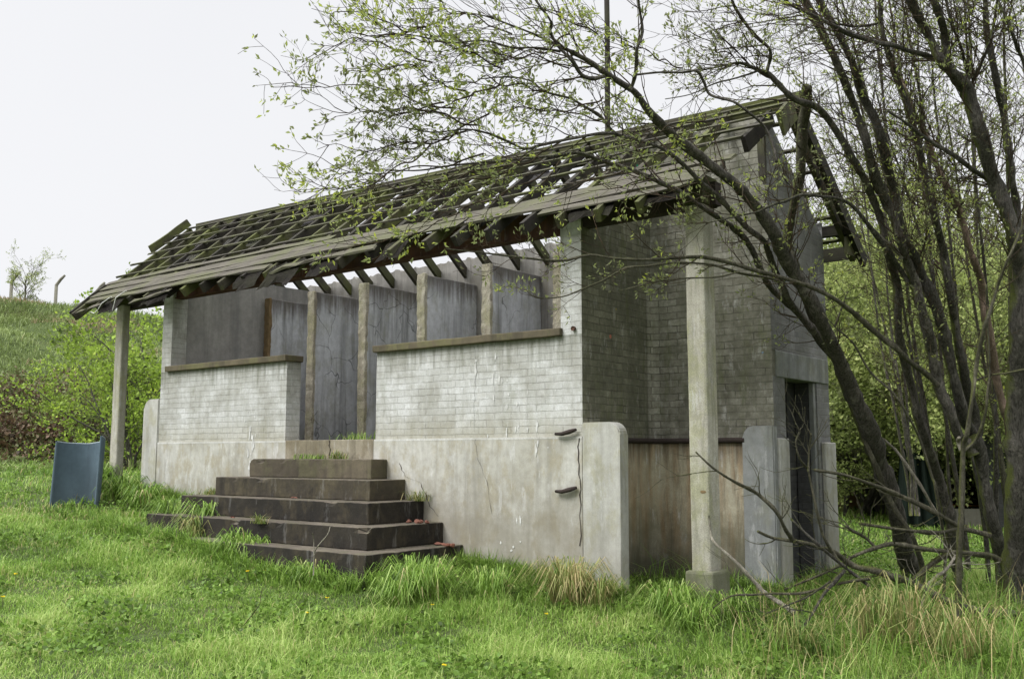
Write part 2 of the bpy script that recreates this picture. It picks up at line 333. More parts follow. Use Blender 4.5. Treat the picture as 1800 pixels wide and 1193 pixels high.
def bx(name, mat, parent, *a, bev=0, rgh=None):
    bm = bmesh.new(); add_box(bm, *a, bev=bev); return part(name, bm, mat, parent, rgh)
def add_beam(bm, p0, p1, w, h, up=(0, 0, 1), seg=6, jit=.004, taper=1.0, ragged=0):
    """squared timber from p0 to p1, slightly warped; UV u runs along it"""
    uv = bm.loops.layers.uv.verify()
    p0 = Vector(p0); p1 = Vector(p1); d = (p1-p0); L = d.length; d.normalize(); upv = Vector(up)
    s = d.cross(upv).normalized(); t = s.cross(d).normalized(); rings = []; ph = random.uniform(0, 99)
    for i in range(seg+1):
        f = i/seg; c = p0+d*L*f; wob = noise.noise_vector(Vector((f*2.5+ph, ph, 0)))*jit*2.5
        ws = w*(1+(taper-1)*f); r = []
        for a, b_ in ((-1, -1), (1, -1), (1, 1), (-1, 1)):
            rg = d*random.uniform(-ragged, ragged) if i in (0, seg) else Vector((0, 0, 0))
            r.append(bm.verts.new(c+wob+s*(a*ws/2+random.uniform(-jit, jit))+t*(b_*h/2+random.uniform(-jit, jit))+rg))
        rings.append(r)
    off = random.uniform(0, 7)
    def face(vs, us):
        f = bm.faces.new(vs)
        for l, u in zip(f.loops, us): l[uv].uv = u
    for i in range(seg):
        u0, u1 = L*i/seg+off, L*(i+1)/seg+off
        for k in range(4):
            j = (k+1) % 4; v0, v1 = k*.1+off, k*.1+.1+off
            face((rings[i][k], rings[i][j], rings[i+1][j], rings[i+1][k]), ((u0, v0), (u0, v1), (u1, v1), (u1, v0)))
    face(rings[0][::-1], ((0, 0), (.1, 0), (.1, .1), (0, .1))); face(rings[-1], ((0, 0), (.1, 0), (.1, .1), (0, .1)))
def beam(name, mat, parent, *a, **k):
    bm = bmesh.new(); add_beam(bm, *a, **k); bmesh.ops.recalc_face_normals(bm, faces=bm.faces[:])
    me = bpy.data.meshes.new(name); bm.to_mesh(me); bm.free(); return link(name, me, mat, parent)

# ---- numpy mesh assembly: tubes and leaves
class Acc:
    def __init__(s): s.v = []; s.f = []; s.n = 0
    def tube(s, P, R, sides=6, knob=0.):
        P = np.asarray(P, float); R = np.asarray(R, float); n = len(P)
        T = np.gradient(P, axis=0); T /= np.linalg.norm(T, axis=1)[:, None]+1e-9
        ref = np.array([0, 0, 1.]) if abs(T[0][2]) < .9 else np.array([1., 0, 0])
        A = np.cross(T, ref); A /= np.linalg.norm(A, axis=1)[:, None]+1e-9; B = np.cross(T, A)
        ang = np.linspace(0, 2*np.pi, sides, endpoint=False)
        rr = R[:, None]*np.ones(sides)
        if knob:
            rr = rr*(1+knob*(RNG.random((n, sides))-.5)); fl = np.linspace(0, n*.37, n)+RNG.uniform(0, 9)
            rr = rr*(1+.07*np.sin(fl*1.9)[:, None]+.10*np.sin(np.arange(sides)[None, :]*2*np.pi/sides*2+fl[:, None]*.6)+.05*np.sin(fl*5.3)[:, None])
            for _ in range(max(1, n//14)):
                q = RNG.integers(1, n-1); rr[q] *= 1.22
        V = P[:, None, :]+rr[:, :, None]*(np.cos(ang)[None, :, None]*A[:, None, :]+np.sin(ang)[None, :, None]*B[:, None, :])
        s.v.append(V.reshape(-1, 3)); i = np.arange(n-1)[:, None]*sides; k = np.arange(sides)[None, :]; k2 = (k+1) % sides
        F = np.stack([i+k, i+k2, i+sides+k2, i+sides+k], -1).reshape(-1, 4)+s.n
        s.f.append(F); 
        caps = np.array([[0, 1, 2, 3]]) if sides == 4 else None
        # end caps as fans of quads (sides is even)
        for base in (0, (n-1)*sides):
            for q in range(1, sides-2, 2):
                s.f.append(np.array([[base, base+q, base+q+1, base+q+2]])+s.n)
        s.n += n*sides
    def mesh(s, name):
        me = bpy.data.meshes.new(name); V = np.concatenate(s.v); F = np.concatenate(s.f)
        me.vertices.add(len(V)); me.vertices.foreach_set('co', V.astype(np.float32).ravel())
        me.loops.add(len(F)*4); me.loops.foreach_set('vertex_index', F.astype(np.int32).ravel())
        me.polygons.add(len(F)); me.polygons.foreach_set('loop_start', np.arange(len(F), dtype=np.int32)*4)
        me.polygons.foreach_set('use_smooth', np.ones(len(F), bool)); me.update(); return me
def quads_mesh(name, V, tone=None, k=4):
    """V: (n,k,3) separate polygons, tone: (n,)"""
    n = len(V); me = bpy.data.meshes.new(name); me.vertices.add(n*k); me.vertices.foreach_set('co', V.astype(np.float32).ravel())
    me.loops.add(n*k); me.loops.foreach_set('vertex_index', np.arange(n*k, dtype=np.int32))
    me.polygons.add(n); me.polygons.foreach_set('loop_start', np.arange(n, dtype=np.int32)*k)
    if tone is not None:
        a = me.attributes.new('tone', 'FLOAT', 'POINT'); a.data.foreach_set('value', np.repeat(tone, k).astype(np.float32))
    me.update(); return me
def leaves(P, D, size, aspect=.38, tone=None, jit=.6):
    """leaf rhombs at P pointing along D (plus jitter)"""
    n = len(P); D = D+RNG.normal(0, jit, (n, 3)); D /= np.linalg.norm(D, axis=1)[:, None]+1e-9
    Q = RNG.normal(0, 1, (n, 3)); W = np.cross(D, Q); W /= np.linalg.norm(W, axis=1)[:, None]+1e-9
    s = (np.asarray(size)*np.ones(n)*RNG.uniform(.6, 1.25, n))[:, None]
    N = np.cross(D, W)*s*.12
    V = np.stack([P, P+D*s*.45+W*s*aspect*.5+N, P+D*s, P+D*s*.45-W*s*aspect*.5+N], 1)
    return V
def blades(P, H, W, lean, tone):
    """grass blades: quad + tip triangle packed as 2 quads"""
    n = len(P); az = RNG.uniform(0, 2*np.pi, n); d = np.stack([np.cos(az), np.sin(az), np.zeros(n)], 1)
    az2 = az+RNG.uniform(1.0, 2.1, n); wd = np.stack([np.cos(az2), np.sin(az2), np.zeros(n)], 1)*(W*.5)[:, None]
    up = np.array([0, 0, 1.]); ln = lean[:, None]; h = H[:, None]
    mid = P+up*h*.55+d*h*ln*.3; tip = P+up*h*(1-.35*ln)+d*h*ln
    A = np.stack([P-wd, P+wd, mid+wd*.8, mid-wd*.8], 1); B = np.stack([mid-wd*.8, mid+wd*.8, tip+wd*.12, tip-wd*.12], 1)
    V = np.concatenate([A, B]); return V, np.concatenate([tone, tone])

# ---------------------------------------------------------------- ground sheet
def make_ground():
    n = 420; u = np.linspace(-1, 1, n); g = np.sinh(u*4.6)/np.sinh(4.6)*420
    X, Y = np.meshgrid(g-3.5, g+3.0, indexing='ij'); Z = ground(X, Y)
    r = np.hypot(X, Y); Z = Z+np.where(r < 60, .012*np.sin(X*9.1+Y*5)*np.sin(Y*8.3-X*3), 0)
    V = np.stack([X, Y, Z], -1).reshape(-1, 3); i = np.arange(n-1)[:, None]*n+np.arange(n-1)[None, :]
    F = np.stack([i, i+n, i+n+1, i+1], -1).reshape(-1, 4)
    me = bpy.data.meshes.new('ground'); me.vertices.add(len(V)); me.vertices.foreach_set('co', V.astype(np.float32).ravel())
    me.loops.add(len(F)*4); me.loops.foreach_set('vertex_index', F.astype(np.int32).ravel())
    me.polygons.add(len(F)); me.polygons.foreach_set('loop_start', np.arange(len(F), dtype=np.int32)*4)
    me.polygons.foreach_set('use_smooth', np.ones(len(F), bool)); me.update()
    tag(link('ground', me, M['ground']), kind='structure')
make_ground()

# ---------------------------------------------------------------- the building
ZP, ZS, ZB = 1.373, 2.49, 3.50
XL, XE, YS, YB = -7.54, 1.42, 1.40, 2.95
YR = 1.475
def eaveZ(x): return 3.57-.08*np.clip((1.75-x)/11, 0, 1)
def ridgeZ(x): return 4.95+.19*np.clip((1.75-x)/11, 0, 1)
def roofZ(x, y):
    e, r = float(eaveZ(x)), float(ridgeZ(x))
    f = (y+.45)/(YR+.45)
    return e+(r-e)*f if y <= YR else r-(r-e)*(y-YR)/(YR+.45)
B = empty('derelict_toilet_block', (-3, 1.4, 0), 'long derelict brick and concrete lavatory block with a bare rafter roof', 'building')
# plinths and front wall
bm = bmesh.new(); add_box(bm, XL, 0, -.012, .24, -.9, ZP-.001, bev=.008)
part('plinth', bm, M['render'], B)
for xa_, xb_ in ((XL, -4.61), (-2.97, -.002)): bx('plinth_edge', M['white_worn'], B, xa_, xb_, -.0135, -.0005, ZP-.018, ZP+.004, rgh=(.0015, .2))
bm = bmesh.new(); add_box(bm, -4.60, -2.98, -.018, .2, ZP-.235, ZP+.006, bev=.008); part('threshold', bm, M['threshold'], B, (.004, .2))
bx('front_wall', M['brick_front'], B, XL+.001, -4.63, 0, .23, ZP, 2.405, rgh=(.003, .35))
bx('front_wall', M['brick_front'], B, -2.96, 0, 0, .23, ZP, 2.405, rgh=(.003, .35))
bx('wall_pillar', M['brick_front'], B, -.26, 0, 0, .25, 2.406, 3.86, rgh=(.003, .3))
bx('wall_pillar', M['brick_front'], B, XL+.001, -7.30, 0, .25, 2.406, 3.80, rgh=(.003, .3))
bx('window_sill', M['sill'], B, -7.37, -4.60, -.055, .25, 2.407, ZS, bev=.012, rgh=(.006, .15))
bx('window_sill', M['sill'], B, -2.99, -.235, -.055, .25, 2.407, ZS, bev=.012, rgh=(.006, .15))
# side wall facing the porch (both ends), set-back walls, gable walls: brick above, render splashback below
def wall_poly_x(name, mat, y0, y1, zb, x0, x1, inset=.16, rgh=(.003, .4)):
    """wall lying in a plane of constant x, top follows the roof underside"""
    bm = bmesh.new(); xm = (x0+x1)/2
    ys = [y0]+([YR] if y0 < YR < y1 else [])+[y1]
    prism_x(bm, [(y0, zb), (y1, zb)]+[(y, roofZ(xm, y)-inset) for y in ys[::-1]], x0, x1)
    return part(name, bm, mat, B, rgh)
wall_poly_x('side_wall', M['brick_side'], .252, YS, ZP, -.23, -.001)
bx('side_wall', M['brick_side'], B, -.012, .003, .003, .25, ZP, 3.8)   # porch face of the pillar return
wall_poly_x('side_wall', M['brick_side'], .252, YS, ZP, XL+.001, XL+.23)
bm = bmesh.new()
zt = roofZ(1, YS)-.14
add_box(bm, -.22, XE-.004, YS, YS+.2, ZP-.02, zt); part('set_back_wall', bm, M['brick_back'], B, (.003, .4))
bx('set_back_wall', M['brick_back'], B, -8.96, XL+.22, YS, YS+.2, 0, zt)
# gable end with doorway
wall_poly_x('gable_wall', M['brick_end'], YS+.003, YB, 2.28, XE-.23, XE)
bx('gable_wall', M['brick_end'], B, XE-.23, XE, YS+.003, 1.70, -.7, 2.0)
bx('gable_wall', M['brick_end'], B, XE-.23, XE, 2.60, YB, -.7, 2.0)
bx('door_lintel', M['fin_grey'], B, XE-.23, XE+.012, YS+.08, YB+.004, 2.0, 2.279, bev=.01, rgh=(.004, .3))
bx('door_frame', M['fin_grey'], B, XE-.07, XE-.015, 2.53, 2.598, -.5, 1.998, bev=.006)
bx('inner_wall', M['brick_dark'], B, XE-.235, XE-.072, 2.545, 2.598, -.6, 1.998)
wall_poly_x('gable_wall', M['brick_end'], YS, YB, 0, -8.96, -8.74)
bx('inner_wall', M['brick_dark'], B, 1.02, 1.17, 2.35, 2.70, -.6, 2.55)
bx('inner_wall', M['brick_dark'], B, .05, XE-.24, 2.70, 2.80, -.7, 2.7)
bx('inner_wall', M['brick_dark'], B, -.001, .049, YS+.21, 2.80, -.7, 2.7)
bx('shade_slab', M['brick_dark'], B, .0, XE-.232, YS+.205, 2.949, 2.45, 2.56)  # unseen slab added overhead to keep the end room dark
# rear wall
bm = bmesh.new()
xs = np.linspace(-8.9, XE-.24, 260); top = []
for i, x in enumerate(xs): top.append((float(x), 4.06+.11*(x+8.9)/10+.035*noise.noise(Vector((x*5, 3, 0)))+.022*abs(noise.noise(Vector((x*19, 8, 0))))+(.03 if noise.noise(Vector((x*8, 1, 4))) > .1 else 0)))
for i in range(len(top)-1):
    (xa, za), (xb, zb) = top[i], top[i+1]
    v = [bm.verts.new(p) for p in ((xa, 2.8, -.6), (xb, 2.8, -.6), (xb, 2.8, zb), (xa, 2.8, za), (xa, YB, -.6), (xb, YB, -.6), (xb, YB, zb), (xa, YB, za))]
    for q in ((0, 1, 2, 3), (5, 4, 7, 6), (3, 2, 6, 7)): bm.faces.new([v[k] for k in q])
bmesh.ops.remove_doubles(bm, verts=bm.verts[:], dist=.0005)
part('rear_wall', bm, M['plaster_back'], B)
bx('rear_wall', M['brick_end'], B, XE-.24, XE-.001, YB-.002, YB+.02, -.6, 3.9)
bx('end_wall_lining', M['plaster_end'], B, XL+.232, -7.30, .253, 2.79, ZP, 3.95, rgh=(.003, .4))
bx('floor_slab', M['step_tread'], B, XL+.24, -.24, .241, 2.79, .9, ZP-.004)
# toilet partitions
def partition(x0, x1, brown=False, lab=None):
    bm = bmesh.new(); add_box(bm, x0, x1, 1.70, 2.79, ZP-.003, 3.70, bev=.01)
    p = part('toilet_partition', bm, M['plaster'], B, (.006, .16))
    bm = bmesh.new(); add_box(bm, x0-.006, x1+.006, 1.655, 1.715, ZP-.002, 3.715, bev=.012)
    rough(bm, .014, .05, 9.0)
    e = part('plaster_edge', bm, M['edge_brown'] if brown else M['edge'], p)
    if lab: e['label'] = lab
    return p
partition(-7.298, -7.18, True, 'rusty brown render edge of the cubicle wall')
for x in (-6.23, -5.08, -3.895, -2.715, -1.55): partition(x, x+.14)
# steel beam on posts
def ibeam(x0, x1):
    bm = bmesh.new(); z0 = ZB; z1 = 3.765
    add_box(bm, x0, x1, .03, .17, z0, z0+.018); add_box(bm, x0, x1, .03, .17, z1-.018, z1); add_box(bm, x0, x1, .05, .07, z0+.018, z1-.018)
    return part('steel_beam', bm, M['iron'], B, (.002, .5))
ibeam(-7.30, -.26); 
bm = bmesh.new(); add_box(bm, 0.002, 1.5, .03, .15, 3.52, 3.74); part('steel_beam', bm, M['iron_dark'], B)
bm = bmesh.new(); add_box(bm, -8.75, XL-.002, .03, .15, 3.46, 3.70); part('steel_beam', bm, M['iron_dark'], B)
# porch posts
def porch_post(x0, x1, zg, base=True, y1=.12):
    p = bx('porch_post', M['post'], B, x0, x1, -.1, y1, zg-.3, 3.52, bev=.022, rgh=(.004, .3))
    if base: bx('post_base', M['base_moss'], p, x0-.04, x1+.05, -.16, .19, zg-.5, .165, bev=.025, rgh=(.006, .15))
    bm = bmesh.new(); add_box(bm, x0-.01, x1+.01, -.11, .2, 3.521, 3.80, bev=.01); part('post_head', bm, M['wood_moss'], p)
    return p
pr = porch_post(1.235, 1.43, -.2)
pl = porch_post(-8.70, -8.50, .4, False, .03)
# missing chunk with exposed hollow on the near post
bm = bmesh.new(); bmesh.ops.create_icosphere(bm, subdivisions=2, radius=.05, matrix=Matrix.Translation((1.37, -.097, .86)) @ Matrix.Diagonal((.8, .12, .35, 1)))
part('rust_hollow', bm, M['edge_brown'], pr, (.003, .05, 20))
# rounded shoulder fins
def fin_y(name, mat, x0, x1, y0, y1, z0, z1, rad, left):
    pts = []
    if left: pts = [(x1, z0), (x1, z1)]+[(x0+rad-rad*math.sin(a), z1-rad+rad*math.cos(a)) for a in np.linspace(0, math.pi/2, 8)]+[(x0-.02, z0)]
    else: pts = [(x0, z0)]+[(x1+.0, z0)]+[(x1-rad+rad*math.cos(a), z1-rad+rad*math.sin(a)) for a in np.linspace(0, math.pi/2, 8)]+[(x0, z1)]
    bm = bmesh.new(); prism_y(bm, pts, y0, y1)
    bmesh.ops.bevel(bm, geom=[e for e in bm.edges], offset=.012, segments=2, affect='EDGES')
    return part(name, bm, mat, B)
fin_y('shoulder_wall', M['render_pale'], .004, .45, -.02, .13, -.6, 1.515, .13, False)
fin_y('shoulder_wall', M['render_pale'], -7.93, XL-.003, -.02, .13, -.2, 2.02, .15, True)
fin_y('shoulder_wall', M['fin_grey'], 1.11, XE+.03, 1.30, 1.399, -.6, 1.49, .12, True)
bx('plinth', M['render_pale'], B, XE+.002, XE+.05, 1.40, 1.66, -.6, 1.365, bev=.012, rgh=(.003, .2))
bx('plinth', M['render_pale'], B, XE+.002, XE+.05, 2.67, 3.0, -.6, 1.335, bev=.012, rgh=(.003, .2))
# urinal recess: splashback with channel pipe
bx('urinal_splashback', M['splash'], B, .002, .055, .14, 1.339, -.6, 1.32, bev=.01, rgh=(.004, .25))
bx('urinal_splashback', M['splash'], B, .002, 1.12, 1.34, 1.398, -.6, 1.32, bev=.01, rgh=(.004, .25))
A_ = Acc(); A_.tube([(.075, .16, 1.345), (.075, 1.28, 1.345), (.12, 1.315, 1.345), (1.13, 1.315, 1.345)], [.028]*4, 8)
link('flush_pipe', A_.mesh('flush_pipe'), M['iron_dark'], B)
bm = bmesh.new()
for k in range(9):
    a = -math.pi/2+k*math.pi/16
# coved inner corner of the recess
pts = [(.056, 1.339)]+[(.056+.13*(1-math.cos(a)), 1.339-.13*(1-math.sin(a))) for a in np.linspace(0, math.pi/2, 7)]
a = [bm.verts.new((x, y, -.6)) for x, y in pts]; b = [bm.verts.new((x, y, 1.31)) for x, y in pts]
for i in range(len(pts)):
    j = (i+1) % len(pts); bm.faces.new((a[i], a[j], b[j], b[i]))
bm.faces.new(b)
part('corner_cove', bm, M['splash'], B)
bm = bmesh.new()
pts = [(.0, YS-.002)]+[(.005+.11*(1-math.cos(a)), YS-.115+.11*math.sin(a)) for a in np.linspace(0, math.pi/2, 7)]
a = [bm.verts.new((x, y, 1.37)) for x, y in pts]; b = [bm.verts.new((x, y, 3.4)) for x, y in pts]
for i in range(len(pts)):
    j = (i+1) % len(pts); bm.faces.new((a[i], a[j], b[j], b[i]))
part('corner_cove', bm, M['brick_back'], B)
bx('dark_channel', M['iron_dark'], B, .06, 1.1, .2, 1.335, -.6, -.12)
# steps
T_, XA, XB, YA = .2956, -4.989, -2.7415, -.2744
for k in range(5):
    z = ZP*(1-(k+1)/6); zb = ZP*(1-(k+2)/6) if k < 4 else -.5
    x0, x1, y0 = XA-k*T_, XB+k*T_, YA-k*T_
    bm = bmesh.new(); add_box(bm, x0, x1, y0, -.013, zb+.002, z, bev=.010)
    rough(bm, .0045, .07, 9.0)
    for v in bm.verts:   # worn nosing
        if v.co.z > z-.03 and v.co.y < y0+.05: k_ = max(0, noise.noise(v.co*6+Vector((5, 0, 0)))-.32); v.co.z -= .09*k_; v.co.y += .14*k_
    bmesh.ops.recalc_face_normals(bm, faces=bm.faces[:]); box_uv(bm)
    for f in bm.faces: f.material_index = 1 if f.normal.z > .6 else 0
    me = bpy.data.meshes.new('step'); bm.to_mesh(me); bm.free()
    link('step', me, [M['step_top'] if k < 1 else (M['step_mid'] if k < 2 else M['step_dark']), M['step_tread']], B)
# paint splashes with their own ragged outline
def splash(x, z, w, h, n, seed, y=-.016):
    r = random.Random(seed)
    for i in range(n):
        bm = bmesh.new(); cx = x+r.gauss(0, w/3); cz = z+r.uniform(-h/2, h/2); rx = r.uniform(.005, .018); rz = rx*r.uniform(.9, 5.5)
        m = 14; vs = []
        for q in range(m):
            a = q/m*2*math.pi; k = r.uniform(.45, 1.25)
            vs.append(bm.verts.new((cx+rx*k*math.cos(a), y-.00005*(i+1), cz+rz*k*math.sin(a))))
        bm.faces.new(vs[::-1]); me = bpy.data.meshes.new('paint_splash'); bm.to_mesh(me); bm.free(); link('paint_splash', me, M['white'], B)
splash(-5.35, 1.60, .2, .42, 15, 3, -.0052); splash(-5.30, 1.16, .12, .42, 18, 4, -.0175)
splash(-1.25, 1.85, .4, .9, 14, 5, -.0052); splash(-.45, 1.27, .2, .1, 3, 6, -.0175); splash(-.75, 1.65, .5, .5, 8, 8, -.0052); splash(-.8, .35, .3, .4, 6, 9, -.0175)
def crack(pts, y, seed, w_=.006):
    r = random.Random(seed); bm = bmesh.new(); L = []; R_ = []
    for i in range(len(pts)-1):
        (xa, za), (xb, zb) = pts[i], pts[i+1]
        for k in range(6):
            f = k/6; x = xa+(xb-xa)*f+r.uniform(-.012, .012); z = za+(zb-za)*f; ww = w_*r.uniform(.3, 1.2)
            L.append(bm.verts.new((x-ww/2, y, z))); R_.append(bm.verts.new((x+ww/2, y, z)))
    for i in range(len(L)-1): bm.faces.new((L[i], R_[i], R_[i+1], L[i+1]))
    me = bpy.data.meshes.new('crack'); bm.to_mesh(me); bm.free(); link('crack', me, M['iron_dark'], B)
crack([(-1.42, 2.38), (-1.40, 2.1), (-1.42, 1.75), (-1.41, 1.38)], -.0054, 1, .004); crack([(-1.40, 1.36), (-1.36, 1.15), (-1.22, .9), (-1.15, .5)], -.0176, 2, .004)
crack([(-3.75, ZP+.004), (-3.74, 1.25), (-3.76, 1.14)], -.0235, 3, .018); crack([(-2.55, 1.10), (-2.45, .95), (-2.2, .88), (-2.05, .62), (-1.9, .5)], -.0176, 5, .009); crack([(-.035, 1.36), (-.04, 1.1), (-.02, .8), (-.03, .2)], -.0176, 6, .013)
# iron hinge pins
for z in (1.415, .84):
    A_ = Acc(); A_.tube([(-.30, -.05, z-.01), (-.22, -.055, z-.012), (-.12, -.055, z+.01), (-.05, -.04, z+.03)], [.014, .021, .021, .018], 8, .2)
    link('hinge_pin', A_.mesh('hinge_pin'), M['iron_dark'], B)
A_ = Acc(); A_.tube([(-.09, -.03, 2.47), (-.09, .02, 2.47)], [.025, .02], 8); link('iron_stub', A_.mesh('iron_stub'), M['iron'], B)

# ---- roof timbers
def rp(x, y, off=0): return Vector((x, y, roofZ(x, y)+off))
nrm_f = Vector((0, -.583, .813)); nrm_b = Vector((0, .583, .813))
x = .99
while x > -9.2:
    xx = x+random.uniform(-.02, .02)
    ye = -.47+random.uniform(-.04, .05)
    if x < -8.9: ye = -.55
    m_ = M['wood_moss'] if random.random() < .72 else M['wood_rot']
    beam('rafter', m_, B, rp(xx, ye, -.075), rp(xx, YR-.02, -.075), .058, .125, up=nrm_f, seg=7, jit=.004, ragged=.012)
    x -= .46
x = 1.62
while x > -9.2:
    xx = x+random.uniform(-.015, .015); ye = 3.35
    beam('rafter', M['wood_moss'] if random.random() < .25 else M['wood_dark'], B, rp(xx, ye, -.085), rp(xx, YR+.02, -.085), .055, .125, up=nrm_b, seg=6, jit=.003, ragged=.01)
    x -= .51
beam('ridge_board', M['wood_moss'], B, rp(1.80, YR, -.06), rp(-9.0, YR, -.06), .035, .17, seg=16)
# battens, front slope, with their ragged left ends
lefts = [(-9.32, .22), (-9.38, .53), (-9.32, .79), (-9.25, 1.02), (-9.25, 1.22), (-9.15, 1.4)]
for i, (xl, y) in enumerate(lefts):
    segs = [(1.72, -3.3), (-3.32, xl)] if i % 2 else [(1.76, -5.1), (-5.12, xl)]
    if i == 1: segs = [(1.55, -.9), (-1.4, -5.0), (-5.02, xl)]
    if i == 2: segs = [(1.78, -4.1), (-4.12, xl)]
    if i == 0: segs = [(1.25, -.2), (-.25, -3.6), (-3.65, xl)]
    for a_, b_ in segs:
        beam('batten', M['wood'], B, rp(a_, y+random.uniform(-.015, .015), .012), rp(b_, y+random.uniform(-.015, .015), .012), .042, .024, up=nrm_f, seg=max(3, int(abs(a_-b_)/.5)), jit=.004, ragged=.02)
for i, y in enumerate((1.75, 2.05, 2.33, 2.6, 2.9, 3.2)):
    for a_, b_ in (((1.7, -2.2), (-3.6, -9.1)) if i % 2 else ((1.72, -1.4), (-2.4, -9.2))):
        if y > 2.5 and y < 3.1: a_, b_ = (1.7, .6) if a_ > 0 else (-6.8, -9.2)
        beam('batten', M['wood'], B, rp(a_, y, .012), rp(b_, y, .012), .042, .024, up=nrm_b, seg=10, jit=.004)
# eaves boarding: planks with frayed ends
for i, (y, wd, xa, xb) in enumerate(((-.38, .12, 1.40, -.2), (-.40, .13, -2.6, -3.6), (-.36, .14, -4.6, -9.1), (-.22, .188, 1.55, -1.35), (-.22, .188, -1.40, -9.25), (-.07, .188, 1.62, -2.4), (-.06, .188, -2.42, -9.3), (.075, .12, -3.9, -9.32), (.075, .12, 1.66, .2))):
    beam('eaves_board', M['board'], B, rp(xa, y, .012+.003*(i % 3)), rp(xb, y, .014), wd, .022, up=nrm_f, seg=max(4, int(abs(xa-xb)/.35)), jit=.007, ragged=.05)
for xa, xb, y, tz in ((-8.3, -9.05, -.5, .02), (-6.7, -7.6, -.46, .0), (-3.5, -4.4, -.42, .03)):
    beam('eaves_board', M['board'], B, rp(xa, y, tz), rp(xb, y-.03, tz-.05), .09, .02, up=nrm_f, seg=4, jit=.012, ragged=.05)
# left verge: bargeboard remains and drooping end rafter
beam('barge_board', M['wood_moss'], B, rp(-9.30, .80, .07), rp(-9.25, 1.47, .08), .03, .13, up=nrm_f, seg=4, jit=.006, ragged=.02)
beam('barge_board', M['wood_rot'], B, rp(-9.16, -.56, -.03), rp(-9.24, .02, .0), .05, .11, up=nrm_f, seg=4, jit=.01, ragged=.03)
# right verge: plank ends, rear barge rafter, soffit box at the rear eave
beam('barge_board', M['wood_moss'], B, rp(1.76, YR-.12, -.10), rp(1.78, .95, -.09), .035, .24, up=nrm_f, seg=3, ragged=.03)
beam('barge_board', M['wood_rot'], B, rp(1.74, YR+.02, -.07), rp(1.74, 3.42, -.09), .06, .15, up=nrm_b, seg=5)
beam('barge_board', M['wood_rot'], B, rp(1.47, YR-.7, -.16), rp(1.47, YR-.02, -.18), .05, .16, up=nrm_f, seg=3)
beam('wall_plate', M['wood_rot'], B, (1.72, 3.0, 3.80), (-8.9, 3.0, 3.84), .10, .12, seg=5)
bx('soffit_board', M['wood_rot'], B, 1.50, 1.72, 2.95, 3.42, 3.76, 3.80)
beam('soffit_board', M['wood'], B, (1.70, 2.93, 3.60), (1.70, 3.40, 3.60), .03, .2, seg=3)
beam('fascia_board', M['wood_rot'], B, (1.72, 3.42, 3.60), (-9.0, 3.42, 3.55), .03, .16, seg=8)
# purlin struts seen above the gable
beam('roof_strut', M['wood'], B, (1.38, 1.38, 4.55), (1.40, 1.36, 4.1), .05, .08, up=(1, 0, 0), seg=3)
beam('roof_strut', M['wood_rot'], B, (.35, .55, 4.03), (1.35, .55, 4.05), .05, .08, seg=3)
# torn felt and slipped slates
def scrap(x, y, w, d, off, seed, mat='slate', droop=.1, name='felt_scrap'):
    r = random.Random(seed); bm = bmesh.new(); nx, ny = 7, 4; g = []
    for i in range(nx+1):
        row = []
        for j in range(ny+1):
            xx = x+w*(i/nx-.5)+r.uniform(-.015, .015); yy = y+d*(j/ny-.5)*(1+.5*r.uniform(-1, 1)*(j in (0, ny)))
            zz = roofZ(xx, yy)+off+.02*noise.noise(Vector((xx*7, yy*7, seed)))-droop*(1-j/ny)**2
            row.append(bm.verts.new((xx, yy, zz)))
        g.append(row)
    for i in range(nx):
        for j in range(ny): bm.faces.new((g[i][j], g[i+1][j], g[i+1][j+1], g[i][j+1]))
    bmesh.ops.solidify(bm, geom=bm.faces[:], thickness=.008)
    return part(name, bm, M[mat], B)
for i, (x, y, w_, d_, o_, dr) in enumerate(((-8.2, -.42, .5, .22, .0, .1), (-7.0, -.42, .6, .22, .01, .12), (-4.9, -.44, .5, .25, .0, .12), (-4.2, -.45, .6, .26, .0, .14), (-3.4, -.42, .5, .22, .0, .12),
        (-2.3, -.40, .35, .2, -.02, .1), (.4, -.38, .5, .2, .0, .08), (1.2, -.36, .5, .2, .0, .08))):
    scrap(x, y, w_, d_, o_, i+20, 'wood_rot', dr)
for i, (x, y) in enumerate(((-7.6, .5), (-6.9, .75), (-6.1, .55), (-5.2, .9), (-7.9, .9), (-1.0, .75), (-.2, 1.0), (.3, .3))):
    scrap(x, y, .38, .16, -.02, i+50, 'slate', .03, 'slipped_slate')
# cable ends hanging off the left eave
for pts in (((-8.15, -.5, 3.55), (-8.3, -.56, 3.46), (-8.42, -.56, 3.36), (-8.55, -.54, 3.33), (-8.7, -.52, 3.37)), ((-7.75, -.5, 3.60), (-7.9, -.57, 3.50), (-7.95, -.57, 3.38), (-8.02, -.55, 3.29), (-8.12, -.53, 3.27))):
    A_ = Acc(); A_.tube(pts, [.008]*5, 6); link('cable_end', A_.mesh('cable_end'), M['white'], B)
# vent pipe
A_ = Acc(); A_.tube([(-.93, 2.0, 4.3), (-.93, 2.0, 5.6), (-.92, 2.0, 6.5), (-.925, 2.0, 7.9)], [.036, .036, .035, .035], 10)
A_.tube([(-.93, 2.0, 6.0), (-.93, 2.0, 6.07)], [.046, .046], 10)
link('vent_pipe', A_.mesh('vent_pipe'), M['wood_rot'], B)

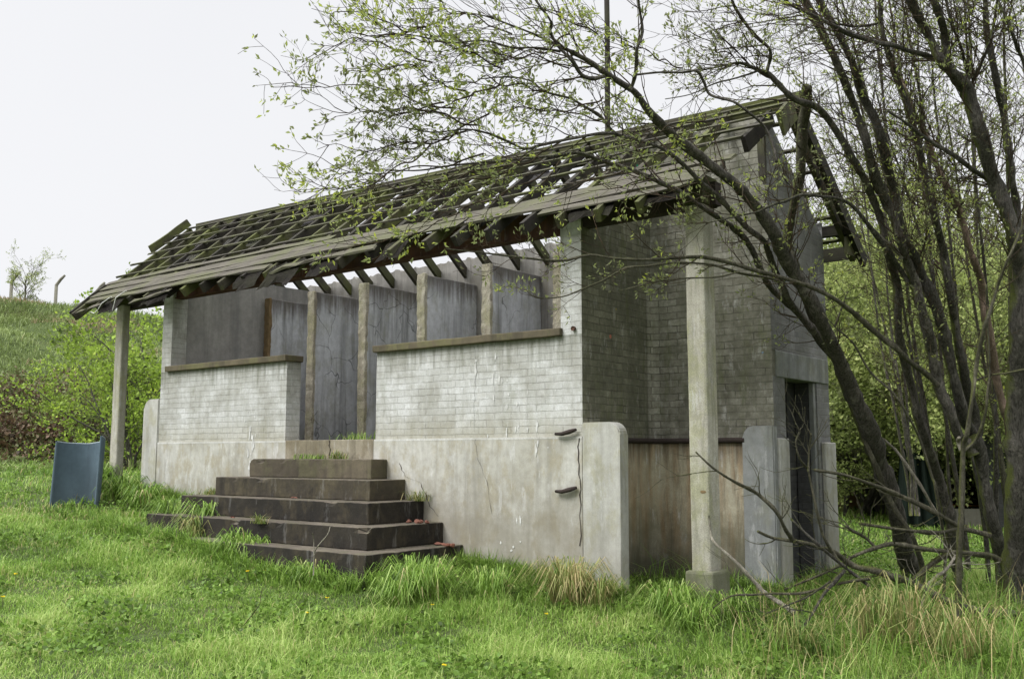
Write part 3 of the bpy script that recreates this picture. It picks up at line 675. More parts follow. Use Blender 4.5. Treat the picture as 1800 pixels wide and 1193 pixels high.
# ---- rubble and leaves on the steps
def brickbits(x, y, z, n, s, seed, label):
    r = random.Random(seed); bm = bmesh.new()
    for i in range(n):
        m = Matrix.Translation((x+r.gauss(0, s*1.6), y+r.gauss(0, s*.6), z+s*.25)) @ Matrix.Rotation(r.uniform(0, 6), 4, 'Z') @ Matrix.Diagonal((s*r.uniform(.5, 1.2), s*r.uniform(.4, .9), s*r.uniform(.25, .5), 1))
        bmesh.ops.create_icosphere(bm, subdivisions=2, radius=1, matrix=m)
    for v in bm.verts: v.co += noise.noise_vector(v.co*25)*s*.35
    o = part('brick_rubble', bm, M['brickbit'], None); return tag(o, label, 'rubble', 'broken brick on the steps')
def stz(k): return ZP*(1-(k+1)/6)
brickbits(-1.98, -.3, stz(3), 7, .05, 1, 'pile of broken red brick at the right end of the second lowest step')
brickbits(-1.68, -.22, stz(4), 7, .045, 2, 'crumbled orange brick at the right end of the lowest step')
brickbits(-3.75, -.60, stz(2)+.0, 2, .03, 3, 'lone red brick chip on the middle step, nearer the left')
brickbits(-4.35, -1.0, stz(3)+.0, 2, .03, 4, 'pale pinkish chip on the fourth step near its left part')

# ---------------------------------------------------------------- half pipe shell on the lawn
def half_pipe():
    t = 8.0
    for _ in range(60):
        c = at(128, 893, t); t += (c[2]-float(ground(c[0], c[1])))*2
    cx, cy = c[0], c[1]; zg = float(ground(cx, cy)); ztop = float(at(85, 775, t)[2]); print('drum', t, zg, ztop)
    e = empty('half_pipe_shell', (cx, cy, zg), 'upright blue grey half pipe shell standing on the lawn beside the left porch post', 'pipe')
    a0 = math.atan2(FW[1], FW[0]); R_ = 43.5/CF*t; t2 = .022; n = 28; bm = bmesh.new()
    angs = [a0+math.radians(-100+i*186/n) for i in range(n+1)]
    def ring(r, z, slope=True):
        return [bm.verts.new((cx+r*math.cos(a)+(z-zg)*FW[0]*.1, cy+r*math.sin(a)+(z-zg)*FW[1]*.1, z+(float(np.interp((a-a0+1.745)/3.246, [0, .1, .25, .55, .8, 1], [.075, .045, .01, -.03, -.02, .0])) if z > zg else 0))) for a in angs]
    oi, oo, ti, to = ring(R_-t2, zg-.15), ring(R_, zg-.15), ring(R_-t2, ztop), ring(R_, ztop)
    for i in range(n):
        bm.faces.new((oi[i], oi[i+1], ti[i+1], ti[i])); bm.faces.new((oo[i+1], oo[i], to[i], to[i+1]))
    bm.faces.new((oi[0], ti[0], to[0], oo[0])); bm.faces.new((oi[-1], oo[-1], to[-1], ti[-1]))
    part('shell', bm, M['drum'], e, None, True)
    bm = bmesh.new(); a = ring(R_-t2-.002, ztop-.004); b = ring(R_+.002, ztop-.004); c1 = ring(R_-t2+.003, ztop+.008); d1 = ring(R_-.003, ztop+.008)
    for i in range(n):
        bm.faces.new((a[i], a[i+1], c1[i+1], c1[i])); bm.faces.new((c1[i], c1[i+1], d1[i+1], d1[i])); bm.faces.new((d1[i], d1[i+1], b[i+1], b[i]))
    part('rim', bm, M['drum_rim'], e)
half_pipe()

# ---------------------------------------------------------------- trees
def smooth_poly(P, R, m=4):
    P = np.asarray(P, float); R = np.asarray(R, float); n = len(P); t = np.arange(n); tt = np.linspace(0, n-1, (n-1)*m+1)
    out = np.zeros((len(tt), 3)); 
    for k, u in enumerate(tt):
        i = min(int(u), n-2); f = u-i; p0, p1, p2, p3 = P[max(i-1, 0)], P[i], P[i+1], P[min(i+2, n-1)]
        out[k] = .5*((2*p1)+(-p0+p2)*f+(2*p0-5*p1+4*p2-p3)*f*f+(-p0+3*p1-3*p2+p3)*f**3)
    return out, np.interp(tt, t, R)
def trace(pts, d0, d1, r0, r1, prad=None):
    """pixel polyline -> world centre line with its own depth, and radii in metres"""
    n = len(pts); P = []; R = []
    seg = [0]
    for i in range(1, n): seg.append(seg[-1]+math.dist(pts[i][:2], pts[i-1][:2]))
    for i, p in enumerate(pts):
        f = seg[i]/seg[-1]; d = d0+(d1-d0)*f+.05*math.sin(i*1.7); p = (p[0]+.7*math.sin(i*2.3), p[1]+.7*math.cos(i*3.1))+tuple(p[2:]); rp_ = p[2] if len(p) > 2 else r0+(r1-r0)*f
        P.append(at(p[0], p[1], d)); R.append(rp_*.88/CF*d)
    return smooth_poly(P, R)
UPV = np.array([0, 0, 1.])
class Twigs:
    def __init__(s): s.acc = Acc(); s.tips = []; s.tdir = []; s.count = 0
    def grow(s, p, d, L, r, lvl, up=.1, wander=.25, kids=(3, 5), leafy=1.0, spread=.9):
        n = 6 if lvl > 0 else 4
        P = [np.array(p)]; d = d/np.linalg.norm(d); dirs = [d]
        for i in range(n):
            d = d+RNG.normal(0, wander/2.4, 3)+UPV*up/n; d /= np.linalg.norm(d); P.append(P[-1]+d*L/n); dirs.append(d)
        R = np.linspace(r, max(r*.3, .0012), n+1); s.acc.tube(P, R, 4 if r < .012 else 6); s.count += 1
        if lvl == 0 or True:
            k = max(1, int(leafy*(5 if lvl == 0 else 2)*RNG.uniform(.5, 1.3)))
            for _ in range(k):
                f = RNG.uniform(.25 if lvl == 0 else .5, 1); i = min(int(f*n), n-1); g = f*n-i
                s.tips.append(P[i]*(1-g)+P[i+1]*g); s.tdir.append(dirs[i])
            s.tips.append(P[-1]); s.tdir.append(dirs[-1])
        if lvl > 0:
            for _ in range(RNG.integers(*kids)+0):
                f = RNG.uniform(.2, .98); i = min(int(f*n), n-1); g = f*n-i; q = P[i]*(1-g)+P[i+1]*g
                a = np.cross(dirs[i], RNG.normal(0, 1, 3)); a /= np.linalg.norm(a)+1e-9
                nd = dirs[i]*RNG.uniform(.5, .9)+a*RNG.uniform(.5, spread)
                s.grow(q, nd, L*RNG.uniform(.35, .6), r*.55, lvl-1, up, wander, kids, leafy, spread)
def sprout(tw, P, R, n, L, lvl, f0=.15, f1=1.0, up=.2, bias=None, leafy=1.0, kids=(3, 5), rmax=.012, along=.8):
    T = np.gradient(P, axis=0)
    for _ in range(n):
        f = RNG.uniform(f0, f1)*(len(P)-1); i = min(int(f), len(P)-2); q = P[i]+(P[i+1]-P[i])*(f-i)
        t = T[i]/np.linalg.norm(T[i]); a = np.cross(t, RNG.normal(0, 1, 3)); a /= np.linalg.norm(a)+1e-9
        d = t*along+a*RNG.uniform(.6, 1.1)+(bias if bias is not None else 0)
        tw.grow(q, d, L*RNG.uniform(.5, 1.15), min(R[i]*.45, rmax), lvl, up, .28, kids, leafy)
def leafpart(tw, mat, size, parent, name='leaves', keep=1.0, aspect=.34, mult=3, spread=.012, tonebias=0., lump=1.6):
    P = np.array(tw.tips); D = np.array(tw.tdir); k = RNG.random(len(P)) < keep; P, D = P[k], D[k]
    if not len(P): return
    P = np.repeat(P, mult, 0)+RNG.normal(0, spread, (len(P)*mult, 3)); D = np.repeat(D, mult, 0)
    tone = np.clip(.45+tonebias+.28*np.sin(P[:, 0]*lump*2.1+1)*np.sin(P[:, 2]*lump*2.7+P[:, 1]*lump)+RNG.normal(0, .2, len(P)), 0, 1)
    V = leaves(P, D+UPV*.25, size, aspect, jit=.55)
    return link(name, quads_mesh(name, V, tone), mat, parent)

def traced_tree(name, label, stems, mat, group=None):
    """stems: list of (points, d0, d1, r0, r1, partname, material)"""
    P0, R0 = trace(*stems[0][:5]); base = P0[0] if P0[0][2] < P0[-1][2] else P0[-1]
    e = empty(name, tuple(base), label, 'tree', group); res = []
    for st in stems:
        P, R = trace(*st[:5]); A_ = Acc(); A_.tube(P, R, 12 if max(R) > .03 else 8, .16)
        link(st[5], A_.mesh(st[5]), M[st[6]] if len(st) > 6 else M[mat], e); res.append((P, R))
    return e, res
BIASL = -RT*.55

# A: big leaning willow crossing the end of the building
L_main = [(1622, 1060, 24), (1605, 1011, 20), (1590, 966, 18), (1575, 903, 18), (1560, 852, 18), (1545, 811, 17), (1530, 761, 17), (1513, 721, 16), (1496, 686, 16), (1470, 625, 15), (1441, 556, 14), (1421, 519, 13), (1396, 481, 14), (1376, 443, 13),
          (1361, 413, 12), (1341, 380, 12), (1318, 350, 11), (1290, 323, 10), (1263, 300, 9), (1230, 275, 9), (1190, 245, 9), (1166, 222, 9), (1141, 196, 8), (1116, 163, 7), (1096, 148, 6.5), (1063, 128, 5.5), (1041, 111, 4.5), (1008, 93, 4), (980, 80, 3), (945, 63, 2.5), (900, 45, 2), (850, 28, 1.4), (800, 20, 1)]
st = [(L_main, 11.3, 6.7, 0, 0, 'trunk', 'bark'),
  ([(1063, 133), (1041, 139), (1023, 131), (1006, 108), (983, 83), (968, 58), (968, 38), (948, 10), (930, -20)], 7.1, 6.7, 4.2, 2, 'branch'),
  ([(985, 90), (940, 85), (900, 83), (850, 72), (790, 75), (720, 62), (660, 66)], 7.0, 6.3, 2.6, .9, 'branch'),
  ([(1106, 158), (1111, 151), (1119, 121), (1119, 88), (1129, 55), (1124, 12), (1120, -20)], 7.4, 7.2, 4, 2.5, 'branch'),
  ([(1119, 131), (1160, 128), (1200, 127), (1225, 126), (1238, 146), (1250, 168), (1288, 178), (1313, 196), (1341, 219), (1356, 251), (1366, 284)], 7.4, 7.6, 2.2, 3.2, 'branch'),
  ([(1482, 655), (1466, 630), (1448, 605), (1426, 577), (1401, 547), (1373, 524), (1351, 501), (1336, 471), (1321, 436), (1300, 411), (1275, 390), (1250, 375), (1225, 358), (1200, 340), (1164, 322), (1117, 302), (1067, 285), (1017, 270), (985, 272), (925, 279), (850, 285), (790, 292), (740, 299), (690, 300)], 10.5, 6.6, 8, 1, 'branch'),
  ([(1424, 575), (1404, 552), (1386, 526), (1376, 506), (1363, 476), (1351, 443), (1341, 421), (1316, 403), (1288, 373), (1263, 348), (1238, 325), (1200, 289), (1164, 261), (1114, 244), (1081, 234), (1056, 206), (1026, 186), (1000, 173), (958, 161), (933, 143), (890, 135), (840, 140)], 9.8, 6.6, 7, 1, 'branch'),
  ([(1081, 234), (1051, 236), (1000, 244), (950, 256), (923, 261), (890, 248), (860, 235), (820, 228), (760, 232), (700, 222)], 7.3, 6.4, 3.6, 1, 'branch'),
  ([(1450, 600), (1430, 560), (1410, 500), (1392, 452), (1384, 430), (1389, 393), (1396, 355), (1407, 305), (1411, 226), (1416, 189), (1419, 152)], 10.2, 8.9, 9, 10, 'broken_stem', 'bark_dead')]
eA, rA = traced_tree('leaning_willow', 'largest leaning willow whose mossy trunk crosses the gable and arches over the roof', st, 'bark')
tw = Twigs()
sprout(tw, *rA[5], 14, .6, 2, 0, .5, .2, None, .12, (2, 4), .006); sprout(tw, *rA[6], 14, .6, 2, 0, .5, .2, None, .12, (2, 4), .006); sprout(tw, *rA[8], 16, .7, 2, 0, 1, .2, None, .12, (2, 4), .007); sprout(tw, *rA[0], 14, .8, 2, .25, .6, .2, None, .12, (2, 4), .007)
for i, (P, R) in enumerate(rA):
    if i == 8: continue
    n, L, f0 = [(26, .8, .66), (7, .6, .2), (10, .7, .1), (7, .6, .2), (6, .5, .2), (20, .7, .5), (20, .7, .5), (13, .7, .1)][i]
    sprout(tw, P, R, n, L, 2, f0, 1., .15, BIASL, 1.0, (2, 4), .007)
link('twigs', tw.acc.mesh('twigs'), M['twig'], eA); leafpart(tw, M['leaf'], .041, eA, mult=3, keep=.3, tonebias=.14, aspect=.42)
nA = tw.count
# fringe at left: long fine whips carrying buds
tw = Twigs()
for sx_, sy_, ex, ey, d_ in ((760, 70, 552, 20, 6.3), (760, 110, 548, 78, 6.4), (800, 190, 505, 150, 6.5), (820, 230, 560, 260, 6.5), (820, 160, 600, 120, 6.3), (850, 270, 555, 300, 6.6), (840, 220, 620, 200, 6.2), (900, 60, 700, 10, 6.5), (920, 280, 640, 330, 6.9), (900, 300, 560, 360, 7.0), (960, 160, 720, 150, 6.6), (700, 300, 515, 335, 7.1), (1000, 240, 760, 330, 7.0), (880, 120, 640, 60, 6.2), (1050, 60, 880, 10, 6.8), (860, 200, 650, 270, 6.4), (960, 300, 700, 390, 7.3), (900, 330, 600, 440, 7.4), (880, 140, 700, 200, 6.3), (1060, 170, 900, 190, 6.9), (1000, 60, 830, 110, 6.6), (1060, 210, 880, 200, 7.1), (760, 40, 600, 60, 6.4), (1120, 90, 1010, 40, 7.1), (1200, 120, 1060, 90, 7.3), (1290, 100, 1180, 60, 7.6), (1240, 200, 1100, 230, 7.4), (780, 180, 590, 190, 6.4), (760, 250, 590, 330, 6.8), (1000, 120, 800, 100, 6.6)):
    q0 = at(sx_, sy_, d_+.4); q1 = at(ex, ey, d_); L = np.linalg.norm(q1-q0); d = (q1-q0)/L; n = 9; P = [q0]
    for k in range(1, n+1):
        f = k/n; P.append(q0+(q1-q0)*f+RNG.normal(0, .018, 3)-UPV*.10*math.sin(f*math.pi)*(.6 if ey > sy_ else -.6))
    P, R = smooth_poly(P, np.linspace(.007, .0017, n+1), 3); tw.acc.tube(P, R, 4)
    for _ in range(11):
        f = RNG.uniform(.05, 1)*(len(P)-2); i = int(f); a = np.cross(d, RNG.normal(0, 1, 3)); a /= np.linalg.norm(a)
        tw.grow(P[i], d*.9+a*.7-UPV*.1, RNG.uniform(.15, .42), .003, 1, .1, .35, (2, 5), .9)
link('whip_twigs', tw.acc.mesh('whip_twigs'), M['twig'], eA); leafpart(tw, M['leaf'], .042, eA, mult=3, keep=.36, tonebias=.16, aspect=.42, spread=.010)

# B: many stemmed willow right of the gable
cB = [(1771, 1070, 15), (1766, 991, 14), (1754, 948, 13), (1741, 903, 12), (1731, 852, 12), (1724, 800, 13), (1711, 770, 13)]
st = [(cB, 10.0, 9.7, 0, 0, 'trunk', 'bark_dark'),
  ([(1724, 800), (1714, 770), (1696, 736), (1686, 701), (1673, 648), (1661, 593), (1651, 557), (1638, 519), (1621, 486), (1606, 451), (1593, 421), (1580, 386), (1573, 343), (1561, 295), (1548, 239), (1533, 201), (1515, 163), (1500, 118), (1480, 70), (1439, 0), (1425, -30)], 9.8, 8.6, 12, 6.5, 'stem', 'bark_dark'),
  ([(1712, 800), (1700, 782), (1686, 766), (1671, 726), (1651, 681), (1641, 630), (1631, 585), (1616, 531), (1608, 494), (1593, 456), (1583, 421), (1573, 388), (1558, 355), (1536, 303), (1523, 251), (1513, 221), (1500, 180), (1480, 135), (1459, 84), (1430, 30), (1405, -20)], 9.7, 8.5, 11, 7, 'stem', 'bark'),
  ([(1718, 770), (1714, 736), (1699, 673), (1691, 635), (1681, 585), (1678, 560), (1673, 531), (1667, 494), (1661, 456), (1653, 421), (1643, 380), (1633, 343), (1621, 288), (1613, 251), (1604, 219), (1593, 181), (1578, 141), (1563, 100), (1554, 68), (1548, 38), (1548, -20)], 9.8, 8.8, 9, 5.5, 'stem', 'bark_dark'),
  ([(1648, 676), (1626, 656), (1600, 635), (1575, 613), (1550, 593), (1512, 560), (1500, 549), (1464, 524), (1426, 504), (1376, 489), (1326, 474), (1288, 464), (1233, 451), (1176, 455), (1130, 456), (1082, 455), (1037, 448), (985, 459), (923, 453), (850, 445), (783, 437)], 9.5, 7.4, 6, 1.3, 'branch', 'bark_dead'),
  ([(1376, 497), (1351, 489), (1300, 479), (1250, 466), (1200, 461), (1176, 463), (1138, 467), (1100, 472), (1063, 491), (1025, 508), (988, 521), (943, 523), (920, 505)], 8.8, 7.9, 3, 1.2, 'branch', 'bark_dead'),
  ([(1300, 477), (1270, 486), (1250, 487), (1200, 490), (1150, 495), (1090, 512)], 8.5, 8.0, 2, 1, 'branch', 'bark_dead'),
  ([(1596, 496), (1583, 476), (1563, 443), (1530, 401), (1500, 363), (1475, 350), (1446, 345), (1411, 343), (1381, 353), (1360, 360), (1330, 372), (1290, 382), (1240, 392)], 9.3, 8.2, 5, 1.2, 'branch', 'bark_dark'),
  ([(1588, 453), (1572, 437), (1555, 423), (1535, 405)], 9.2, 9.1, 6, 3.5, 'broken_stub', 'bark_white')]
eB, rB = traced_tree('many_stemmed_willow', 'willow of several dark slanting stems rising just right of the gable door', st, 'bark_dark')
tw = Twigs()
for i, (n, L) in enumerate(((0, 1), (34, .8), (34, .8), (32, .8), (16, .4), (6, .3), (3, .3), (11, .5), (0, 1))):
    if n: sprout(tw, *rB[i], n, L, 2, .25 if i < 4 else .4, 1., .3, BIASL if i > 3 else BIASL*.4, .9, (3, 5), .006)
link('twigs', tw.acc.mesh('twigs'), M['twig'], eB); leafpart(tw, M['leaf'], .045, eB, mult=2, keep=.2, tonebias=.1)

# C: slim curved willow stem (s0) reaching over the ridge
st = [([(1690, 1060, 16), (1686, 1016, 14), (1676, 961, 12), (1671, 915, 11), (1656, 865, 10), (1648, 836, 10), (1631, 786, 9.5), (1613, 731, 9), (1603, 681, 9), (1590, 635, 9), (1580, 585, 8), (1578, 531, 8), (1575, 494, 8), (1565, 461, 7.5), (1555, 421, 7), (1548, 386, 7), (1535, 350, 7), (1520, 318, 7), (1500, 280, 6.5), (1464, 221, 6.5), (1434, 188, 7), (1399, 176, 7), (1376, 156, 6), (1351, 131, 5), (1333, 123, 3.5), (1300, 111, 2.6), (1270, 116, 2), (1225, 126, 1.5)], 11.0, 8.0, 0, 0, 'trunk', 'bark'),
  ([(1347, 128), (1352, 110), (1355, 98), (1351, 85), (1328, 63), (1308, 38), (1290, 10), (1280, -20)], 8.3, 8.0, 4, 2.4, 'branch'),
  ([(1333, 123), (1320, 130), (1290, 138), (1255, 148), (1215, 165), (1170, 175)], 8.2, 7.8, 2, 1, 'branch')]
eC, rC = traced_tree('arching_willow', 'slender willow arching left over the peak of the gable', st, 'bark')
tw = Twigs(); sprout(tw, *rC[0], 26, .6, 2, .6, 1., .2, BIASL, .8, (3, 5), .008); sprout(tw, *rC[1], 10, .6, 2, .2, 1., .2, BIASL, .8, (3, 5), .008)
link('twigs', tw.acc.mesh('twigs'), M['twig'], eC); leafpart(tw, M['leaf'], .045, eC, mult=2, keep=.2, tonebias=.1)

# D: heavy willow at the right edge
st = [([(1775, 1100, 30), (1789, 1016, 26), (1789, 915, 24), (1790, 840, 22), (1787, 761, 22), (1789, 686, 21), (1791, 610, 20), (1794, 560, 18), (1792, 506, 17), (1789, 456, 16), (1782, 411, 15), (1769, 371, 15), (1754, 335, 15), (1739, 290, 13), (1719, 221, 13), (1706, 181, 13), (1696, 151, 14), (1671, 126, 12), (1651, 101, 10), (1636, 70, 8), (1618, 38, 8), (1601, 0, 8), (1590, -30, 8)], 9.2, 8.2, 0, 0, 'trunk', 'bark_dark'),
  ([(1664, 112), (1661, 75), (1656, 38), (1641, 0), (1632, -30)], 8.4, 8.2, 8, 6.5, 'branch'),
  ([(1660, 112), (1626, 98), (1596, 88), (1570, 80), (1545, 75), (1500, 63), (1470, 48), (1430, 28), (1390, 8), (1370, -10)], 8.4, 7.8, 6, 2.5, 'branch'),
  ([(1702, 160), (1709, 145), (1721, 121), (1736, 85), (1745, 50), (1752, 10), (1756, -20)], 8.5, 8.4, 3.6, 2, 'branch'),
  ([(1703, 150), (1699, 126), (1689, 80), (1673, 45), (1663, 0), (1660, -25)], 8.5, 8.3, 3.4, 2.5, 'branch'),
  ([(1754, 340), (1734, 315), (1711, 298), (1681, 277), (1646, 254), (1621, 239), (1590, 214), (1560, 196)], 8.7, 8.2, 6, 2, 'branch'),
  ([(1789, 420), (1786, 360), (1782, 330), (1777, 300), (1769, 239), (1764, 196), (1751, 141), (1741, 88), (1734, 50), (1731, 0), (1728, -25)], 8.9, 8.7, 8, 5.5, 'stem'),
  ([(1812, 160), (1800, 113), (1789, 83), (1774, 45), (1754, 0), (1745, -20)], 8.3, 8.2, 4, 3, 'stem'),
  ([(1548, 38), (1530, 45), (1500, 46), (1470, 42), (1430, 30)], 8.7, 8.3, 2.8, 1.6, 'branch')]
eD, rD = traced_tree('heavy_willow', 'thickest dark willow trunk at the right edge, forking near the top', st, 'bark_dark')
tw = Twigs()
for i, n in enumerate((36, 12, 30, 12, 10, 16, 30, 12, 10)): sprout(tw, *rD[i], n, .85, 2, .3 if i in (0, 6) else .05, 1., .3, BIASL*.5, .8, (3, 6), .006)
link('twigs', tw.acc.mesh('twigs'), M['twig'], eD); leafpart(tw, M['leaf'], .045, eD, mult=2, keep=.2, tonebias=.1)

# F pale stem, H thin near stem
st = [([(1790, 1000, 10), (1785, 900, 9.5), (1780, 800, 9.5), (1772, 736, 9), (1759, 698, 8.5), (1749, 648, 8), (1741, 598, 8), (1734, 560, 7), (1729, 531, 7), (1724, 494, 7), (1714, 461, 7), (1701, 426, 6.5), (1691, 386, 6), (1681, 355, 6), (1663, 325, 5.5), (1646, 290, 5), (1631, 246, 4.5), (1608, 201, 4), (1597, 165, 3), (1586, 141, 3), (1577, 90, 2), (1565, 10, 1.8), (1560, -20, 1.5)], 9.9, 9.2, 0, 0, 'trunk', 'bark_pale')]
eF, rF = traced_tree('pale_barked_willow', 'thin willow stem with bare pinkish brown bark between the darker trunks', st, 'bark_pale')
tw = Twigs(); sprout(tw, *rF[0], 26, .7, 2, .5, 1., .3, None, .8, (2, 4), .008); link('twigs', tw.acc.mesh('twigs'), M['twig'], eF); leafpart(tw, M['leaf'], .045, eF, mult=2, keep=.2, tonebias=.1)
st = [([(1682, 1085, 7), (1684, 1059, 6.5), (1686, 991, 6), (1689, 915, 5.5), (1691, 845, 5.5), (1694, 786, 6), (1699, 761, 5), (1709, 701, 4.5), (1714, 661, 4), (1721, 610, 4), (1734, 565, 4), (1741, 544, 4), (1751, 506, 4), (1764, 476, 3.5), (1777, 443, 3), (1792, 411, 3), (1806, 380, 2.5)], 8.3, 8.0, 0, 0, 'trunk', 'bark_dead'),
  ([(1694, 791), (1714, 774), (1729, 741), (1736, 686), (1739, 635), (1736, 560), (1733, 500)], 8.25, 8.1, 3.4, 1.6, 'branch'),
  ([(1714, 668), (1740, 660), (1770, 655), (1810, 648)], 8.2, 8.0, 2.4, 2.2, 'branch'),
  ([(1690, 790), (1684, 776), (1687, 768)], 8.25, 8.2, 5, 3, 'broken_stub', 'bark_white')]
eH, rH = traced_tree('forked_sapling', 'nearest slim grey green sapling, forking at head height in front of the dark trunks', st, 'bark_dead')
tw = Twigs(); sprout(tw, *rH[1], 6, .4, 1, .3, 1., .2, None, .8, (2, 4), .005); sprout(tw, *rH[0], 8, .5, 1, .6, 1., .2, None, .8, (2, 4), .005)
link('twigs', tw.acc.mesh('twigs'), M['twig'], eH)
st = [([(1658, 1062, 3), (1661, 961, 3), (1653, 903, 3), (1643, 852, 2.8), (1638, 837, 2.6), (1618, 774, 2.5), (1596, 731, 2.4), (1570, 691, 2.2), (1530, 653, 2), (1500, 605, 1.8), (1470, 575, 1.4), (1445, 550, 1.2)], 9.3, 8.9, 0, 0, 'trunk', 'bark_dead'),
      ([(1621, 1060), (1621, 1000), (1613, 966), (1600, 935), (1575, 898), (1558, 865), (1548, 840), (1528, 792), (1508, 745), (1490, 700)], 10.4, 10.2, 6, 3.5, 'stem', 'bark_dead')]
traced_tree('bowed_sapling', 'thin bowed green sapling leaning left against the largest willow', st, 'bark_dead')

# slim shoots filling the clump at the right
def shoots(label, bx_, by_, dep, tops, mat, rb):
    st = []
    for k, (tx, ty, r_) in enumerate(tops):
        pts = []; m = 11; ph = RNG.uniform(0, 6); bend = RNG.uniform(-28, 10)
        b0 = bx_+RNG.uniform(-16, 16)
        for i in range(m+1):
            f = i/m; pts.append((b0+(tx-b0)*f**1.1+bend*math.sin(f*math.pi)+4*math.sin(f*9+ph), by_+(ty-by_)*f))
        st.append((pts, dep+RNG.uniform(-.2, .2), dep-RNG.uniform(.3, 1.1), r_, max(1.2, r_*.42), 'stem', mat))
    e, res = traced_tree('slender_willow', label, st, mat, 'slender willows of the right hand clump')
    tw = Twigs()
    for P, R in res: sprout(tw, P, R, 17, .7, 2, .2, 1., .3, None, .3, (3, 5), .005)
    link('twigs', tw.acc.mesh('twigs'), M['twig'], e); leafpart(tw, M['leaf'], .045, e, mult=2, keep=.35, tonebias=.15)
shoots('group of slim shoots rooted between the largest willow and the dark stemmed one', 1700, 1010, 11.2, ((1470, -20, 5), (1540, -20, 4.5), (1500, 90, 4), (1610, 20, 4)), 'bark', 5)
shoots('group of slim shoots rooted just left of the heavy willow trunk', 1752, 1030, 10.4, ((1580, -20, 5), (1640, 60, 4), (1690, -20, 4.5), (1540, 150, 3.5)), 'bark_dark', 5)
shoots('group of slim shoots leaning right at the far right edge of the clump', 1790, 1000, 11.0, ((1700, -20, 4.5), (1770, -20, 5), (1820, 60, 4), (1660, 200, 4)), 'bark_dead', 5)
shoots('thin farther shoots seen through the gap beside the gable wall', 1600, 905, 14.5, ((1462, 120, 3.2), (1500, 240, 3), (1550, 60, 3.2), (1590, 200, 3)), 'bark', 4)
# fallen wood
def fallen(name, label, stems, cat='branch'):
    P0, R0 = trace(*stems[0][:5]); e = empty(name, tuple(P0[0]), label, cat)
    for st_ in stems:
        P, R = trace(*st_[:5]); A_ = Acc(); A_.tube(P, R, 10, .2)
        if cat == 'branch': tw = Twigs(); tw.acc = A_; sprout(tw, P, R, 7, .45, 1, .15, 1., .25, None, .3, (1, 4), .006)
        link(st_[5], A_.mesh(st_[5]), M[st_[6]], e)
    return e
fallen('fallen_bough', 'long mossy fallen bough with several raised arms lying before the gable door', [
  ([(1790, 1085), (1777, 1081), (1726, 1074), (1676, 1061), (1631, 1039), (1600, 1023), (1570, 1013), (1538, 1003), (1500, 993), (1466, 971), (1429, 956), (1387, 950), (1357, 944), (1333, 934)], 8.6, 8.4, 11, 2.6, 'bough', 'bark_dead'),
  ([(1400, 953), (1393, 949), (1381, 929), (1366, 902), (1345, 878), (1324, 863), (1291, 846), (1254, 823), (1223, 793)], 8.35, 8.1, 4.6, 1.8, 'arm', 'bark_dead'),
  ([(1530, 1030), (1490, 1001), (1463, 977), (1423, 944), (1390, 911)], 8.3, 8.3, 3.6, 2, 'arm', 'bark_dark'),
  ([(1475, 985), (1463, 971), (1447, 938), (1435, 896), (1426, 850), (1420, 825), (1405, 805), (1399, 778), (1405, 758), (1398, 745)], 8.35, 8.3, 3.2, 1.6, 'arm', 'bark_dead'),
  ([(1421, 828), (1422, 790), (1427, 762)], 8.3, 8.3, 2.4, 1.6, 'arm', 'bark_dead'),
  ([(1530, 1015), (1472, 1026), (1411, 1041), (1360, 1043), (1321, 1044), (1284, 1048), (1251, 1068)], 8.3, 8.0, 4, 1.4, 'arm', 'bark_dead'),
  ([(1484, 1001), (1447, 1044), (1423, 1086), (1396, 1120)], 8.3, 7.8, 4.5, 2.5, 'arm', 'bark_dark'),
  ([(1460, 1020), (1420, 1048), (1390, 1060), (1347, 1078)], 8.1, 7.9, 2.4, 1, 'arm', 'bark_dark')])
fallen('snapped_branch', 'snapped branch reaching left at knee height behind the fallen bough', [
  ([(1741, 940), (1689, 930), (1651, 935), (1600, 933), (1550, 925), (1512, 920)], 9.3, 9.0, 5, 3, 'bough', 'bark_dead'),
  ([(1700, 925), (1684, 925), (1663, 910), (1638, 898), (1600, 878), (1563, 863), (1525, 848), (1484, 835), (1432, 825)], 9.3, 8.7, 5, 3, 'arm', 'bark_dead')])
fallen('crooked_dead_branch', 'crooked grey dead branch running low between the trunks towards the doorway', [
  ([(1760, 985), (1741, 978), (1701, 971), (1651, 968), (1613, 961), (1570, 956), (1535, 963), (1500, 978), (1460, 1001), (1378, 1036)], 9.2, 8.5, 6, 2, 'bough', 'bark_dead'),
  ([(1540, 962), (1520, 945), (1500, 932), (1487, 925)], 8.9, 8.8, 3.2, 3, 'arm', 'bark_dead'),
  ([(1603, 1019), (1631, 996), (1656, 978), (1676, 971)], 8.9, 9.0, 5.5, 5, 'arm', 'bark_dead'),
  ([(1621, 1066), (1626, 1036), (1646, 1013), (1663, 1001), (1680, 975)], 8.8, 8.8, 3.4, 3, 'arm', 'bark_white')])
fallen('leaning_stick', 'pale stripped stick leaning from the near porch post down to the grass', [([(1246, 905), (1250, 943), (1262, 958), (1290, 985), (1325, 1020), (1345, 1042), (1370, 1058), (1398, 1078)], 8.5, 8.0, 2.2, 5, 'stick', 'bark_white')], 'stick')
fallen('dry_stick', 'straight yellowish stick leaning between the two biggest willow trunks', [([(1550, 769), (1573, 791), (1593, 814), (1621, 859), (1636, 884), (1650, 905)], 10.5, 10.3, 2.6, 3, 'stick', 'bark_white')], 'stick')
fallen('lawn_twig', 'bent reddish twig stuck in the foreground lawn left of the steps\' grass', [([(398, 1150), (420, 1110), (445, 1078), (456, 1062), (458, 1045), (462, 1035)], 7.6, 7.7, .8, .7, 'stick', 'twig')], 'twig')
